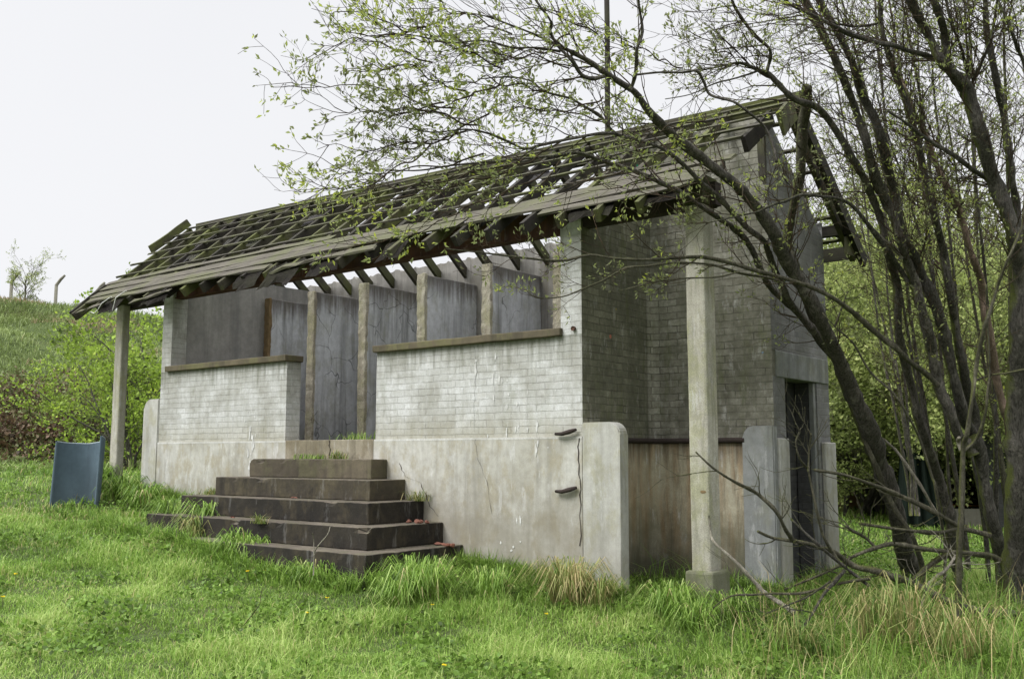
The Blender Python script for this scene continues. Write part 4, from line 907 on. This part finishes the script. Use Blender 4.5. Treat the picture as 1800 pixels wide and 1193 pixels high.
fallen('lawn_twig', 'short dark upright twig in the lawn near the bottom left', [([(92, 1140), (104, 1110), (112, 1090)], 7.6, 7.7, 1, .8, 'stick', 'twig')], 'twig')
fallen('step_twig', 'forked dry stem growing up in front of the lowest step', [([(551, 1010), (552, 975), (560, 958), (575, 940), (580, 925)], 9.4, 9.4, 1.2, .9, 'stick', 'bark_white'), ([(552, 975), (551, 950), (550, 935)], 9.4, 9.4, .9, .6, 'arm', 'bark_white')], 'twig')

# ---------------------------------------------------------------- background: bushes, thicket, far trees
def bush_meshes(h, rad, nstem, nleafk, lsize, seed, lvl=2, leafy=1.0, m=5, f0=.1):
    global RNG; keep = RNG; RNG = np.random.default_rng(seed); tw = Twigs()
    for k in range(nstem):
        a = RNG.uniform(0, 6.28); d = np.array([math.cos(a)*.35, math.sin(a)*.35, 1.0])
        P = [np.array([math.cos(a)*.15*rad, math.sin(a)*.15*rad, -.1])]; n = 6; L = h*RNG.uniform(.6, .95)
        for i in range(n): d = d+RNG.normal(0, .16, 3); d /= np.linalg.norm(d); P.append(P[-1]+d*L/n)
        P, R = smooth_poly(P, np.linspace(.035, .008, n+1)*h/3, 2); tw.acc.tube(P, R, 6)
        sprout(tw, P, R, nleafk, h*.33, lvl, f0, 1., .15, None, leafy, (3, 5), .012, along=.5)
    P = np.array(tw.tips); D = np.array(tw.tdir)
    Q = np.repeat(P, m, 0)+RNG.normal(0, .055*h/3, (len(P)*m, 3)); D = np.repeat(D, m, 0)
    tone = np.clip(.5+.3*np.sin(Q[:, 0]*2.6+seed)*np.sin(Q[:, 2]*3.1+Q[:, 1]*2)+RNG.normal(0, .22, len(Q)), 0, 1)
    V = leaves(Q, D+UPV*.2, lsize, .6, jit=.9); lm = quads_mesh('foliage', V, tone); sm = tw.acc.mesh('stems'); RNG = keep
    return sm, lm
def place_bush(name, label, cat, group, sm, lm, ms, ml, x, y, rz, sc, zoff=0):
    z = float(ground(x, y)); e = empty(name, (x, y, z+zoff), label, cat, group, rz); e.scale = sc if isinstance(sc, tuple) else (sc,)*3
    for nm, me, m in (('stems', sm, ms), ('foliage', lm, ml)):
        o = bpy.data.objects.new(nm, me); COL.objects.link(o); o.parent = e
        if not len(me.materials): me.materials.append(m)
    return e
hs1, hl1 = bush_meshes(3.8, 1.2, 7, 8, .11, 3, m=1); hs2, hl2 = bush_meshes(3.4, 1.1, 8, 8, .10, 4, m=1)
hb = [(172, 24, .62, 0, 'fresh green hawthorn bush at the foot of the bank behind the left porch post'), (238, 21, .85, 1, 'bright green bush standing right behind the left wall corner'),
      (122, 26, .38, 1, 'low leafy green bush beside the brown brambles, behind the pipe shell'), (290, 23, 1.05, 0, 'tall green bush mostly hidden behind the left end of the building'), (205, 25, .8, 0, 'upper green bush climbing the bank between the left post and wall')]
for i, (px, dep, sc, k, lab) in enumerate(hb):
    p = at(px, 800, dep); place_bush('hawthorn_bush', lab, 'bush', 'green bushes at the foot of the bank', (hs1, hs2)[k], (hl1, hl2)[k], M['bark_dark'], M['leaf_bright'], p[0], p[1], i*1.3, (sc*1.0, sc*1.0, sc*1.0))
# thicket on the right
ts1, tl1 = bush_meshes(6.0, 2.2, 9, 14, .085, 8, 2, m=6, f0=.24); ts2, tl2 = bush_meshes(5.2, 2.2, 10, 12, .08, 9, 2, m=6, f0=.24)
tk = [(1470, 19, .95), (1540, 22, 1.05), (1610, 19.5, .95), (1680, 23, 1.1), (1745, 20, .95), (1810, 22, 1.05), (1505, 27, 1.2), (1580, 28, 1.2), (1650, 29, 1.25), (1730, 28, 1.2), (1800, 28, 1.25), (1420, 24, .95), (1870, 21, 1.0), (1440, 30, 1.2), (1540, 19, .62), (1800, 18, .6)]
labs = ['pale leafed thicket bush showing right beside the gable wall', 'thicket bush behind the leaning trunk', 'thicket bush above the green netting', 'thicket bush over the dark shed opening', 'thicket bush right of the dark shed', 'thicket bush behind the heavy willow at the right edge',
        'farther thicket bush seen above the one beside the gable', 'farther thicket bush left of the many stemmed willow', 'farther thicket bush behind the many stemmed willow', 'farther thicket bush behind the pale barked stem', 'farthest thicket bush at the right edge', 'thicket bush mostly hidden behind the gable wall', 'thicket bush just past the right edge', 'far thicket bush behind the rear corner of the building', 'low thicket bush at the far edge of the grass beside the door jamb', 'low thicket bush beyond the grass at the right edge']
for i, (px, dep, sc) in enumerate(tk):
    p = at(px, 830, dep); k = i % 2
    place_bush('thicket_bush', labs[i], 'bush', 'pale leafed thicket behind the willows', (ts1, ts2)[k], (tl1, tl2)[k], M['bark'], M['leaf_thicket'], p[0], p[1], i*2.1, sc)
# bare tall trees beyond, against the sky
def bare_tree(h, seed):
    global RNG; keep = RNG; RNG = np.random.default_rng(seed); tw = Twigs(); d = np.array([.05, .02, 1.]); P = [np.zeros(3)]; n = 8
    for i in range(n): d = d+RNG.normal(0, .07, 3); d[2] = abs(d[2]); d /= np.linalg.norm(d); P.append(P[-1]+d*h*.85/n)
    P, R = smooth_poly(P, np.linspace(.11, .02, n+1)*h/9, 2); tr = Acc(); tr.tube(P, R, 8, .1)
    T = np.gradient(P, axis=0)
    for _ in range(26):
        f = RNG.uniform(.2, 1)*(len(P)-2); i = int(f); a = np.cross(T[i], RNG.normal(0, 1, 3)); a /= np.linalg.norm(a)
        tw.grow(P[i], T[i]/np.linalg.norm(T[i])*.8+a*.8, h*.3*RNG.uniform(.6, 1.1), R[i]*.5, 3, .35, .22, (3, 5), .6)
    trm = tr.mesh('trunk'); bm_ = tw.acc.mesh('branches')
    Pt = np.array(tw.tips); Dt = np.array(tw.tdir); k = RNG.random(len(Pt)) < .5; Pt, Dt = Pt[k], Dt[k]
    lf = quads_mesh('buds', leaves(Pt, Dt, .07, .5), np.clip(RNG.normal(.45, .25, len(Pt)), 0, 1)); RNG = keep
    return trm, bm_, lf
b1 = bare_tree(10, 31); b2 = bare_tree(9, 32)
bt = [(1450, 24, 1.0), (1520, 22, .9), (1590, 26, 1.15), (1650, 21, .95), (1720, 25, 1.1), (1790, 21, 1.0), (1850, 24, 1.1)]
bl = ['thin bare tree rising behind the gable peak', 'bare tree seen between the gable and the first slanting stem', 'tall bare tree behind the slanting dark stems', 'bare tree framed by the pale barked stem', 'tall bare tree behind the fork of the heavy willow', 'bare tree at the right edge behind the heavy willow', 'bare tree whose twigs reach in from past the right edge']
for i, (px, dep, sc) in enumerate(bt):
    p = at(px, 830, dep); e = empty('bare_tree', (p[0], p[1], float(ground(p[0], p[1]))), bl[i], 'tree', 'bare trees beyond the thicket', i*1.7); e.scale = (sc,)*3
    for nm, me, m in zip(('trunk', 'branches', 'buds'), (b1, b2)[i % 2], (M['bark'], M['twig'], M['leaf_thicket'])):
        o = bpy.data.objects.new(nm, me); COL.objects.link(o); o.parent = e
        if not len(me.materials): me.materials.append(m)
# small tree and cranked fence posts on the crest
def crest(px, dep): p = at(px, 540, dep); return p[0], p[1], float(ground(p[0], p[1]))
x, y, z = crest(45, 49.5)
e = empty('small_bare_tree', (x, y, z-.1), 'small budding tree on the crest of the bank at far left', 'tree'); keep = RNG; RNG = np.random.default_rng(5); tw = Twigs()
P = [np.array([x, y, z-.1])]
for i in range(5): P.append(P[-1]+np.array([RNG.normal(0, .05), RNG.normal(0, .05), .5]))
P, R = smooth_poly(P, np.linspace(.06, .02, 6), 2); A_ = Acc(); A_.tube(P, R, 6); link('trunk', A_.mesh('trunk'), M['bark'], e)
sprout(tw, P, R, 22, 1.3, 2, .2, 1., .3, None, .8, (3, 5), .03, along=1.0); link('branches', tw.acc.mesh('branches'), M['bark'], e); leafpart(tw, M['leaf_thicket'], .10, e, mult=2, spread=.04, keep=.8); RNG = keep
M['post_far'] = conc_mat('far post concrete', (.24, .23, .18), (.17, .165, .13), (.1, .1, .08), .4)
for px, dep, lab, hgt in ((18, 50.5, 'cranked concrete fence post left of the small tree on the bank', 2.2), (97, 50.5, 'cranked concrete fence post right of the small tree on the bank', 2.2), (168, 51, 'fence post top peeking under the left tip of the eaves', 2.0), (232, 51, 'fence post top seen between the left porch post and the wall', 2.0)):
    x, y, z = crest(px, dep); e = empty('fence_post', (x, y, z), lab, 'post', 'cranked fence posts along the crest of the bank')
    A_ = Acc(); A_.tube([(x, y, z-.4), (x, y, z+hgt)], [.10, .09], 4); link('shaft', A_.mesh('shaft'), M['post_far'], e)
    q = RT*.42; A_ = Acc(); A_.tube([(x, y, z+hgt-.02), (x+q[0]*.5, y+q[1]*.5, z+hgt+.28), (x+q[0], y+q[1], z+hgt+.5)], [.09, .085, .06], 4); link('cranked_arm', A_.mesh('cranked_arm'), M['post_far'], e)
# shed opening, netting, orange wall and rail far right
def place_shed():
    p = at(1700, 850, 17.5); zg = float(ground(p[0], p[1])); ez = math.atan2(RT[1], RT[0])
    e = empty('dark_shed', (p[0], p[1], zg), 'dark open fronted shed half hidden under the thicket', 'shed', rz=ez)
    def lb(name, m, x0, x1, y0, y1, z0, z1):
        bm = bmesh.new(); add_box(bm, x0, x1, y0, y1, z0, z1); box_uv(bm); me = bpy.data.meshes.new(name); bm.to_mesh(me); bm.free(); me.materials.append(m)
        o = bpy.data.objects.new(name, me); COL.objects.link(o); o.parent = e; return o
    lb('roof', M['slate'], -1.0, 1.6, -.1, 2.2, 1.62, 1.70); lb('back_wall', M['wood_rot'], -.9, 1.5, 2.0, 2.1, 0, 1.62)
    lb('side_wall', M['wood_rot'], -.9, -.82, 0, 2.0, 0, 1.62); lb('side_wall', M['wood_rot'], 1.42, 1.5, 0, 2.0, 0, 1.62); lb('corner_post', M['post_far'], -.62, -.52, -.05, .05, 0, 1.62); lb('front_panel', M['brick_dark'], .3, 1.42, -.03, 0, 0, 1.62); lb('front_panel', M['post_far'], -.6, .3, -.03, 0, 0, .35)
place_shed()
def curtain():
    p = at(1612, 830, 17); zg = float(ground(p[0], p[1])); n, m = 26, 12; bm = bmesh.new(); g = []
    for i in range(n+1):
        row = []
        for j in range(m+1):
            u = (i/n-.5)*(.85-.35*j/m); q = p+RT*u; dd = .07*math.sin(i*.9+j*.15)+.03*math.sin(i*2.1)
            row.append(bm.verts.new((q[0]+FW[0]*dd, q[1]+FW[1]*dd, zg+1.35*j/m+.05*math.sin(i*1.3)*(j == m))))
        g.append(row)
    for i in range(n):
        for j in range(m): bm.faces.new((g[i][j], g[i+1][j], g[i+1][j+1], g[i][j+1]))
    bmesh.ops.solidify(bm, geom=bm.faces[:], thickness=.01)
    mt = conc_mat('faded green netting', (.03, .055, .04), (.02, .036, .027), (.012, .02, .016), .5)
    tag(part('garden_netting', bm, mt, None, None, True), 'dark green netting draped between the thicket stems left of the shed', 'netting')
curtain()
def orange_wall():
    p = at(1474, 820, 20.5); zg = float(ground(p[0], p[1])); ez = math.atan2(RT[1], RT[0]); e = empty('orange_brick_shed', (p[0], p[1], zg), 'orange brick outbuilding glimpsed through stems right of the gable', 'shed', rz=ez)
    mo = conc_mat('orange brickwork', (.36, .22, .12), (.27, .16, .09), (.2, .12, .08), .4)
    for name, m, a in (('wall', mo, (-.7, .55, 0, 1.5, 0, 1.15)), ('roof', M['slate'], (-.8, .65, -.1, 1.6, 1.152, 1.22)), ('pale_band', M['render_pale'], (-.7, .55, -.02, -.002, .55, .75))):
        bm = bmesh.new(); add_box(bm, *a); box_uv(bm); me = bpy.data.meshes.new(name); bm.to_mesh(me); bm.free(); me.materials.append(m); o = bpy.data.objects.new(name, me); COL.objects.link(o); o.parent = e
orange_wall()
def rail():
    a = at(1610, 886, 18.5); b = at(1760, 890, 18.8); mo = conc_mat('orange paint', (.55, .2, .07), (.45, .17, .06), (.25, .12, .06), .3)
    e = empty('orange_rail', tuple(a), 'low orange rail on short pegs crossing the far grass behind the trunks', 'rail')
    A_ = Acc(); A_.tube([a, (a+b)/2, b], [.022]*3, 6); link('bar', A_.mesh('bar'), mo, e)
    for f in (.05, .6, .95):
        q = a+(b-a)*f; A_ = Acc(); A_.tube([(q[0], q[1], float(ground(q[0], q[1]))-.1), tuple(q)], [.02, .02], 6); link('peg', A_.mesh('peg'), M['post_far'], e)
rail()

# ---------------------------------------------------------------- grass
def in_building(x, y):
    a = (x > -8.0) & (x < .02) & (y > -.03) & (y < 3.1); b = (x > -9.0) & (x < 1.5) & (y > 1.28) & (y < 3.1)
    c = np.zeros_like(a)
    for k in range(5): c |= (x > XA-k*T_) & (x < XB+k*T_) & (y > YA-k*T_) & (y < 0)
    d = (x > 1.19) & (x < 1.53) & (y > -.18) & (y < .22)
    return a | b | c | d
def fan(n, d0, d1, pw=1.0):
    """random points on the ground inside the view fan plus a margin"""
    dep = (RNG.uniform(0, 1, n)*(d1**pw-d0**pw)+d0**pw)**(1/pw); t = RNG.uniform(-.72, .72, n)
    f2 = FW[:2]/np.linalg.norm(FW[:2]); x = CAM[0]+dep*(f2[0]+RT[0]*t); y = CAM[1]+dep*(f2[1]+RT[1]*t); return x, y, dep
def clump(x, y):
    return np.clip(.5+1.0*(vn(x, y, .75, 3)-.5)+.7*(vn(x, y, .28, 4)-.5), 0, 1)
def lawn(n, d0, d1, h, w_, name, label, pw=1.3, mat='grass', lean=(.2, 1.1), tb=0., mask=None):
    x, y, dep = fan(n, d0, d1, pw); k = ~in_building(x, y)
    if mask is not None: k &= mask(x, y)
    x, y, dep = x[k], y[k], dep[k]; c = clump(x, y); P = np.stack([x, y, ground(x, y)-.01], 1)
    H = h*(.6+1.15*c*c)*RNG.uniform(.5, 1.45, len(x)); W = w_*(dep/9)**.6*RNG.uniform(.7, 1.3, len(x))
    patch = 2*(vn(x, y, 2.1, 5)-.5)+.8*(vn(x, y, .6, 6)-.5); thatch = vn(x, y, .9, 7)
    tone = np.clip(.5+tb+.2*patch+.34*(c-.5)+RNG.normal(0, .2, len(x)), 0, .94); dry = RNG.random(len(x)) < .02+.22*np.clip(thatch-.68, 0, 1)*3; tone[dry] = 1
    V, t = blades(P, H, W, RNG.uniform(*lean, len(x)), tone)
    return tag(link(name, quads_mesh(name, V, t), M[mat]), label, 'grass', kind='stuff')
def slope_s(x, y): return (x-CAM[0])*HD[0]+(y-CAM[1])*HD[1]
lawn(300000, 5.0, 13.5, .07, .0075, 'lawn_grass', 'bright short grass of the foreground lawn', 1.5, tb=.07)
lawn(120000, 13, 30, .11, .012, 'far_lawn_grass', 'grass of the lawn farther off to both sides of the building', 1.3, mask=lambda x, y: slope_s(x, y) < 27)
lawn(32000, 5.0, 12, .13, .006, 'tall_lawn_grass', 'scattered longer blades standing above the foreground lawn', 1.5, lean=(.3, 1.3), tb=.05, mask=lambda x, y: clump(x, y) > .5)
lawn(16000, 5.0, 11, .30, .008, 'rank_grass', 'rank long grass of the right foreground', 1.3, lean=(.3, 1.2), tb=-.12, mask=lambda x, y: ((x-CAM[0])*RT[0]+(y-CAM[1])*RT[1]+2.2*(vn(x, y, .8, 9)-.5) > 1.6))
def hill_grass():
    n = 150000; s = RNG.uniform(22, 53, n); t = RNG.uniform(-14, 26, n); x = CAM[0]+HD[0]*s+HR[0]*t; y = CAM[1]+HD[1]*s+HR[1]*t
    k = ~in_building(x, y); x, y = x[k], y[k]; P = np.stack([x, y, ground(x, y)-.03], 1); c = np.clip(vn(x, y, 1.8, 23)*.7+vn(x, y, .6, 24)*.4, 0, 1)
    H = .26*(.25+1.3*c)*RNG.uniform(.5, 1.4, len(x)); W = .03*RNG.uniform(.7, 1.4, len(x))
    pt = 3.4*(vn(x, y, 4.2, 21)-.5)+1.4*(vn(x, y, 1.4, 22)-.5)-.9*np.exp(-((s[k]-33)/5)**2-((t[k]-3)/8)**2)
    tone = np.clip(.48+.24*pt+RNG.normal(0, .12, len(x)), 0, 1); tone = np.where(pt < -.9, np.where(RNG.random(len(x)) < .6, 1., tone), tone); V, tt = blades(P, H, W, RNG.uniform(.3, 1.2, len(x)), tone)
    tag(link('bank_grass', quads_mesh('bank_grass', V, tt), M['grass_hill']), 'rough grass with brown patches covering the bank', 'grass', kind='stuff')
hill_grass()
def long_fringe():
    """longer grass hugging walls, steps and posts"""
    xs = []; ys = []; hs = []
    def run(x0, y0, x1, y1, n, w_, h):
        f = RNG.uniform(0, 1, n); off = np.abs(RNG.normal(0, w_, n)); dx, dy = x1-x0, y1-y0; L = math.hypot(dx, dy); nx, ny = dy/L, -dx/L
        xs.append(x0+dx*f+nx*off); ys.append(y0+dy*f+ny*off); hs.append(np.full(n, h)*RNG.uniform(.4, 1.3, n)*(1-.5*np.clip(off/w_/2, 0, 1)))
    Y5 = YA-4*T_; X5a, X5b = XA-4*T_, XB+4*T_
    run(X5a-.1, Y5-.02, X5b, Y5-.02, 5200, .14, .26); run(X5b, Y5, X5b+.02, -.05, 3000, .13, .30); run(X5b, -.03, 0, -.03, 3600, .13, .30); run(XL-.4, -.03, X5a, -.03, 3000, .15, .30)
    run(0, -.03, .5, -.03, 900, .12, .28); run(.46, 0, .5, 1.2, 700, .1, .2); run(.5, 1.25, 1.1, 1.25, 900, .2, .25); run(1.1, 1.28, 1.55, 1.28, 700, .1, .22); run(1.48, 1.3, 1.5, 3.0, 1500, .12, .25)
    run(1.1, -.2, 1.6, -.2, 900, .1, .26); run(1.55, -.2, 1.56, .25, 500, .1, .2); run(-9.0, -.12, -8.3, -.12, 1500, .18, .42); run(-4.55, .0, -3.0, -.0, 0, .1, .1)
    x, y, h = map(np.concatenate, (xs, ys, hs)); k = ~in_building(x, y); x, y, h = x[k], y[k], h[k]
    P = np.stack([x, y, ground(x, y)-.02], 1); tone = np.clip(RNG.normal(.5, .22, len(x)), 0, 1)
    V, t = blades(P, h, RNG.uniform(.006, .012, len(x)), RNG.uniform(.2, 1.1, len(x)), tone)
    tag(link('long_wall_grass', quads_mesh('long_wall_grass', V, t), M['grass']), 'longer grass growing against the walls, steps and posts', 'grass', kind='stuff')
long_fringe()
def tussock(px, py, dep, n, rad, h, label, mat='grass_dry', tb=0.):
    p = at(px, py, dep); x0, y0 = p[0], p[1]; a = RNG.uniform(0, 6.28, n); r = rad*np.sqrt(RNG.uniform(0, 1, n)); x = x0+r*np.cos(a)*.45; y = y0+r*np.sin(a)*.45
    P = np.stack([x, y, ground(x, y)-.02], 1); H = h*RNG.uniform(.5, 1.25, n); tone = np.clip(RNG.normal(.5+tb, .25, n), 0, 1)
    a = a+RNG.normal(0, .75, n); d = np.stack([np.cos(a), np.sin(a), np.zeros(n)], 1); wd = np.stack([-np.sin(a), np.cos(a), np.zeros(n)], 1)*RNG.uniform(.003, .006, n)[:, None]*max(1, dep/9)
    reach = (.25+.75*r/rad)[:, None]*RNG.uniform(.3, 1.15, n)[:, None]*H[:, None]*.9; Hc = H[:, None]
    p1 = P+UPV*Hc*.6+d*reach*.25; p2 = P+UPV*Hc*.85+d*reach*.65; p3 = P+UPV*Hc*(1-.75*(reach/H[:, None]))+d*reach*1.15
    V = np.concatenate([np.stack([P-wd, P+wd, p1+wd, p1-wd], 1), np.stack([p1-wd, p1+wd, p2+wd*.8, p2-wd*.8], 1), np.stack([p2-wd*.8, p2+wd*.8, p3+wd*.15, p3-wd*.15], 1)])
    tag(link('grass_tussock', quads_mesh('grass_tussock', V, np.tile(tone, 3)), M[mat]), label, 'grass tussock', 'grass tussocks around the building')
tussock(1000, 1030, 9.1, 520, .34, .44, 'biggest straw coloured tussock below the two iron hinge pins', tb=.18)
tussock(1050, 1035, 9.0, 260, .3, .3, 'straw tussock at the foot of the right shoulder wall', tb=.12)
tussock(375, 940, 12.2, 500, .45, .42, 'green tussock overhanging the left end of the lowest step', 'grass')
tussock(345, 960, 11.7, 300, .3, .28, 'brown bottomed tussock in front of the left end of the steps')
tussock(310, 925, 12.6, 420, .45, .36, 'green tussock swallowing the far left end of the steps', 'grass')
tussock(430, 975, 10.9, 420, .5, .3, 'low green tussock before the middle of the lowest step', 'grass')
tussock(560, 1010, 9.9, 420, .5, .26, 'low green tussock before the right part of the lowest step', 'grass', .04)
tussock(160, 880, 14.7, 420, .42, .5, 'long dark green tussock between the pipe shell and the left porch post', 'grass', -.12)
tussock(215, 900, 14.2, 350, .4, .36, 'tussock spreading right of the left porch post', 'grass')
tussock(255, 895, 13.6, 350, .4, .36, 'tussock under the left shoulder wall', 'grass')
tussock(740, 1005, 9.2, 600, .5, .38, 'tall green tussock before the lowest right step corner', 'grass', .05)
tussock(700, 1020, 9.0, 400, .4, .28, 'green tussock hiding the foot of the step corner', 'grass', .02)
tussock(1225, 1075, 8.15, 300, .3, .26, 'green tussock in front of the near post base', 'grass')
tussock(1290, 1060, 8.4, 300, .3, .28, 'green tussock right of the near post base', 'grass')
tussock(1180, 1045, 8.6, 420, .32, .32, 'weedy tussock just left of the near post base', 'grass')
tussock(1600, 1120, 7.6, 150, .4, .55, 'dry tan tussock in front of the fallen bough', tb=.15)
tussock(1545, 1100, 7.8, 140, .35, .42, 'second dry tussock left of the tan one by the fallen bough', tb=.1)
tussock(1690, 1150, 7.3, 150, .45, .42, 'dry tussock near the bottom right corner', tb=.1)
tussock(1400, 1150, 7.4, 180, .35, .3, 'brownish tussock in the right foreground', tb=-.1)
tussock(860, 1010, 9.4, 380, .4, .3, 'green tussock against the render between steps and hinge pins', 'grass', .02)
# brambles at the foot of the bank
def brambles():
    n = 20000; P = []
    for px, dep, w_, d_, h in ((20, 23.5, 2.2, 1.2, 1.3), (80, 23.5, 2.0, 1.2, 1.1), (135, 24, 1.5, 1.2, 1.1), (0, 27, 3.0, 1.5, 1.3), (90, 28, 3.0, 1.6, 1.2), (300, 27, 3, 2, 1.6)):
        c = at(px, 800, dep); m = n//6; a = RNG.normal(0, .45, m); b = RNG.normal(0, .45, m); x = c[0]+RT[0]*a*w_+FW[0]*b*d_*1.2; y = c[1]+RT[1]*a*w_+FW[1]*b*d_*1.2
        top = h*np.exp(-(a*a+b*b)*1.2)*(.7+.3*np.sin(x*3)*np.sin(y*3.3)); z = ground(x, y)+top*np.sqrt(RNG.uniform(0, 1, m)); P.append(np.stack([x, y, z], 1))
    P = np.concatenate(P); V = leaves(P, RNG.normal(0, 1, P.shape)+UPV*.5, .11, .65, jit=.8)
    tone = np.clip(.42+.22*np.sin(P[:, 0]*1.3)*np.sin(P[:, 2]*2.2)+RNG.normal(0, .22, len(P)), 0, 1)
    tag(link('bramble_cover', quads_mesh('bramble_cover', V, tone), M['leaf_bramble']), 'brown and dark green bramble cover at the foot of the bank', 'brambles', kind='stuff')
brambles()
# weeds on the threshold and steps, ground clutter
def sprig(cx, cy, z, n, h, label, rad=.08, mat='grass'):
    a = RNG.normal(0, rad, n); b = RNG.normal(0, rad*.35, n); P = np.stack([cx+a, cy+b, np.full(n, z-.005)], 1)
    V, t = blades(P, h*RNG.uniform(.4, 1.3, n), RNG.uniform(.005, .01, n), RNG.uniform(.3, 1.4, n), np.clip(RNG.normal(.5, .25, n), 0, 1))
    tag(link('weed_tuft', quads_mesh('weed_tuft', V, t), M[mat]), label, 'weeds', 'weeds rooted on the steps')
sprig(-3.4, .12, ZP+.006, 110, .12, 'green weeds in the doorway at the right', .16); sprig(-3.95, -.14, stz(0), 150, .09, 'leafy green weeds on the top step left of centre', .16); sprig(-3.45, -.14, stz(0), 90, .14, 'taller weeds on the top step right of centre', .08, 'grass_dry')
sprig(-2.18, -.10, stz(2), 110, .15, 'dry sprig where the third step meets the wall', .09, 'grass_dry'); sprig(-3.55, -1.2, stz(3)-.02, 70, .12, 'straw tuft on the edge of the fourth step', .05, 'grass_dry'); sprig(-5.45, -.5, stz(2), 120, .12, 'dry weeds at the left end of the third step', .12, 'grass_dry')
def lawn_weeds():
    x, y, dep = fan(30000, 5.0, 16, 1.3); k = ~in_building(x, y) & (vn(x, y, .55, 12) > .6); x, y = x[k], y[k]
    n = 3; x = np.repeat(x, n)+RNG.normal(0, .03, len(x)*n); y = np.repeat(y, n)+RNG.normal(0, .03, len(y)*n)
    P = np.stack([x, y, ground(x, y)+RNG.uniform(.02, .10, len(x))], 1); D = RNG.normal(0, 1, P.shape); D[:, 2] = np.abs(D[:, 2])*.5
    V = leaves(P, D, .045, .7, jit=.2); tone = np.clip(RNG.normal(.3, .2, len(P)), 0, .8)
    tag(link('lawn_weeds', quads_mesh('lawn_weeds', V, tone), M['grass']), 'low broad leaved weeds mixed into the lawn', 'weeds', kind='stuff')
lawn_weeds()
def dry_stalks():
    n = 260; px = RNG.uniform(1330, 1830, n)-RNG.exponential(40, n); dep = RNG.uniform(6.8, 9.5, n); t = (px-900)/CF
    x = CAM[0]+dep*(FW[0]+RT[0]*t); y = CAM[1]+dep*(FW[1]+RT[1]*t); k = ~in_building(x, y); x, y = x[k], y[k]
    P = np.stack([x, y, ground(x, y)], 1); V, tt = blades(P, RNG.uniform(.25, .7, len(x)), np.full(len(x), .006), RNG.uniform(.2, 1.3, len(x)), np.clip(RNG.normal(.8, .2, len(x)), 0, 1))
    tag(link('dry_stalks', quads_mesh('dry_stalks', V, tt), M['grass_dry']), 'bent dry stalks standing in the right foreground', 'grass', kind='stuff')
dry_stalks()
def dandelions():
    dl = ('left one of the close dandelion pair', 'right one of the close dandelion pair', 'dandelion right of the pair, in mid lawn', 'dandelion farthest right in the lawn', 'dandelion nearest the bottom edge of the picture', 'dandelion cut by the left edge of the picture', 'dandelion second from the left edge', 'dandelion a little nearer the steps corner than the rest', 'dandelion between the pair and the steps corner')
    spots = [(435, 1003), (465, 1002), (575, 1050), (960, 1078), (780, 1168), (5, 1048), (28, 1008), (760, 1062), (540, 1076)]
    for i, (px, py) in enumerate(spots):
        r_ = ray(px, py); t = 8.0
        for _ in range(30): p = CAM+r_*t; t += (p[2]-float(ground(p[0], p[1]))-.09)/max(.05, -r_[2])*.9
        p = CAM+r_*t; e = empty('dandelion', (p[0], p[1], p[2]-.1), dl[i], 'flower', 'dandelions scattered in the lawn')
        A_ = Acc(); A_.tube([(p[0], p[1], p[2]-.13), tuple(p)], [.002, .002], 4); link('stalk', A_.mesh('stalk'), M['bark_dead'], e)
        a = np.linspace(0, 6.28, 15)[:-1]; D = np.stack([np.cos(a), np.sin(a), .25+0*a], 1); V = leaves(np.repeat(p[None], 14, 0), D*1.0, .02, .5, jit=.1)
        link('flower_head', quads_mesh('flower_head', V, np.linspace(0, 1, 14)), M['yellow'], e)
dandelions()
print('twigs', nA, 'objects', len(bpy.data.objects), 'verts', sum(len(m.vertices) for m in bpy.data.meshes))
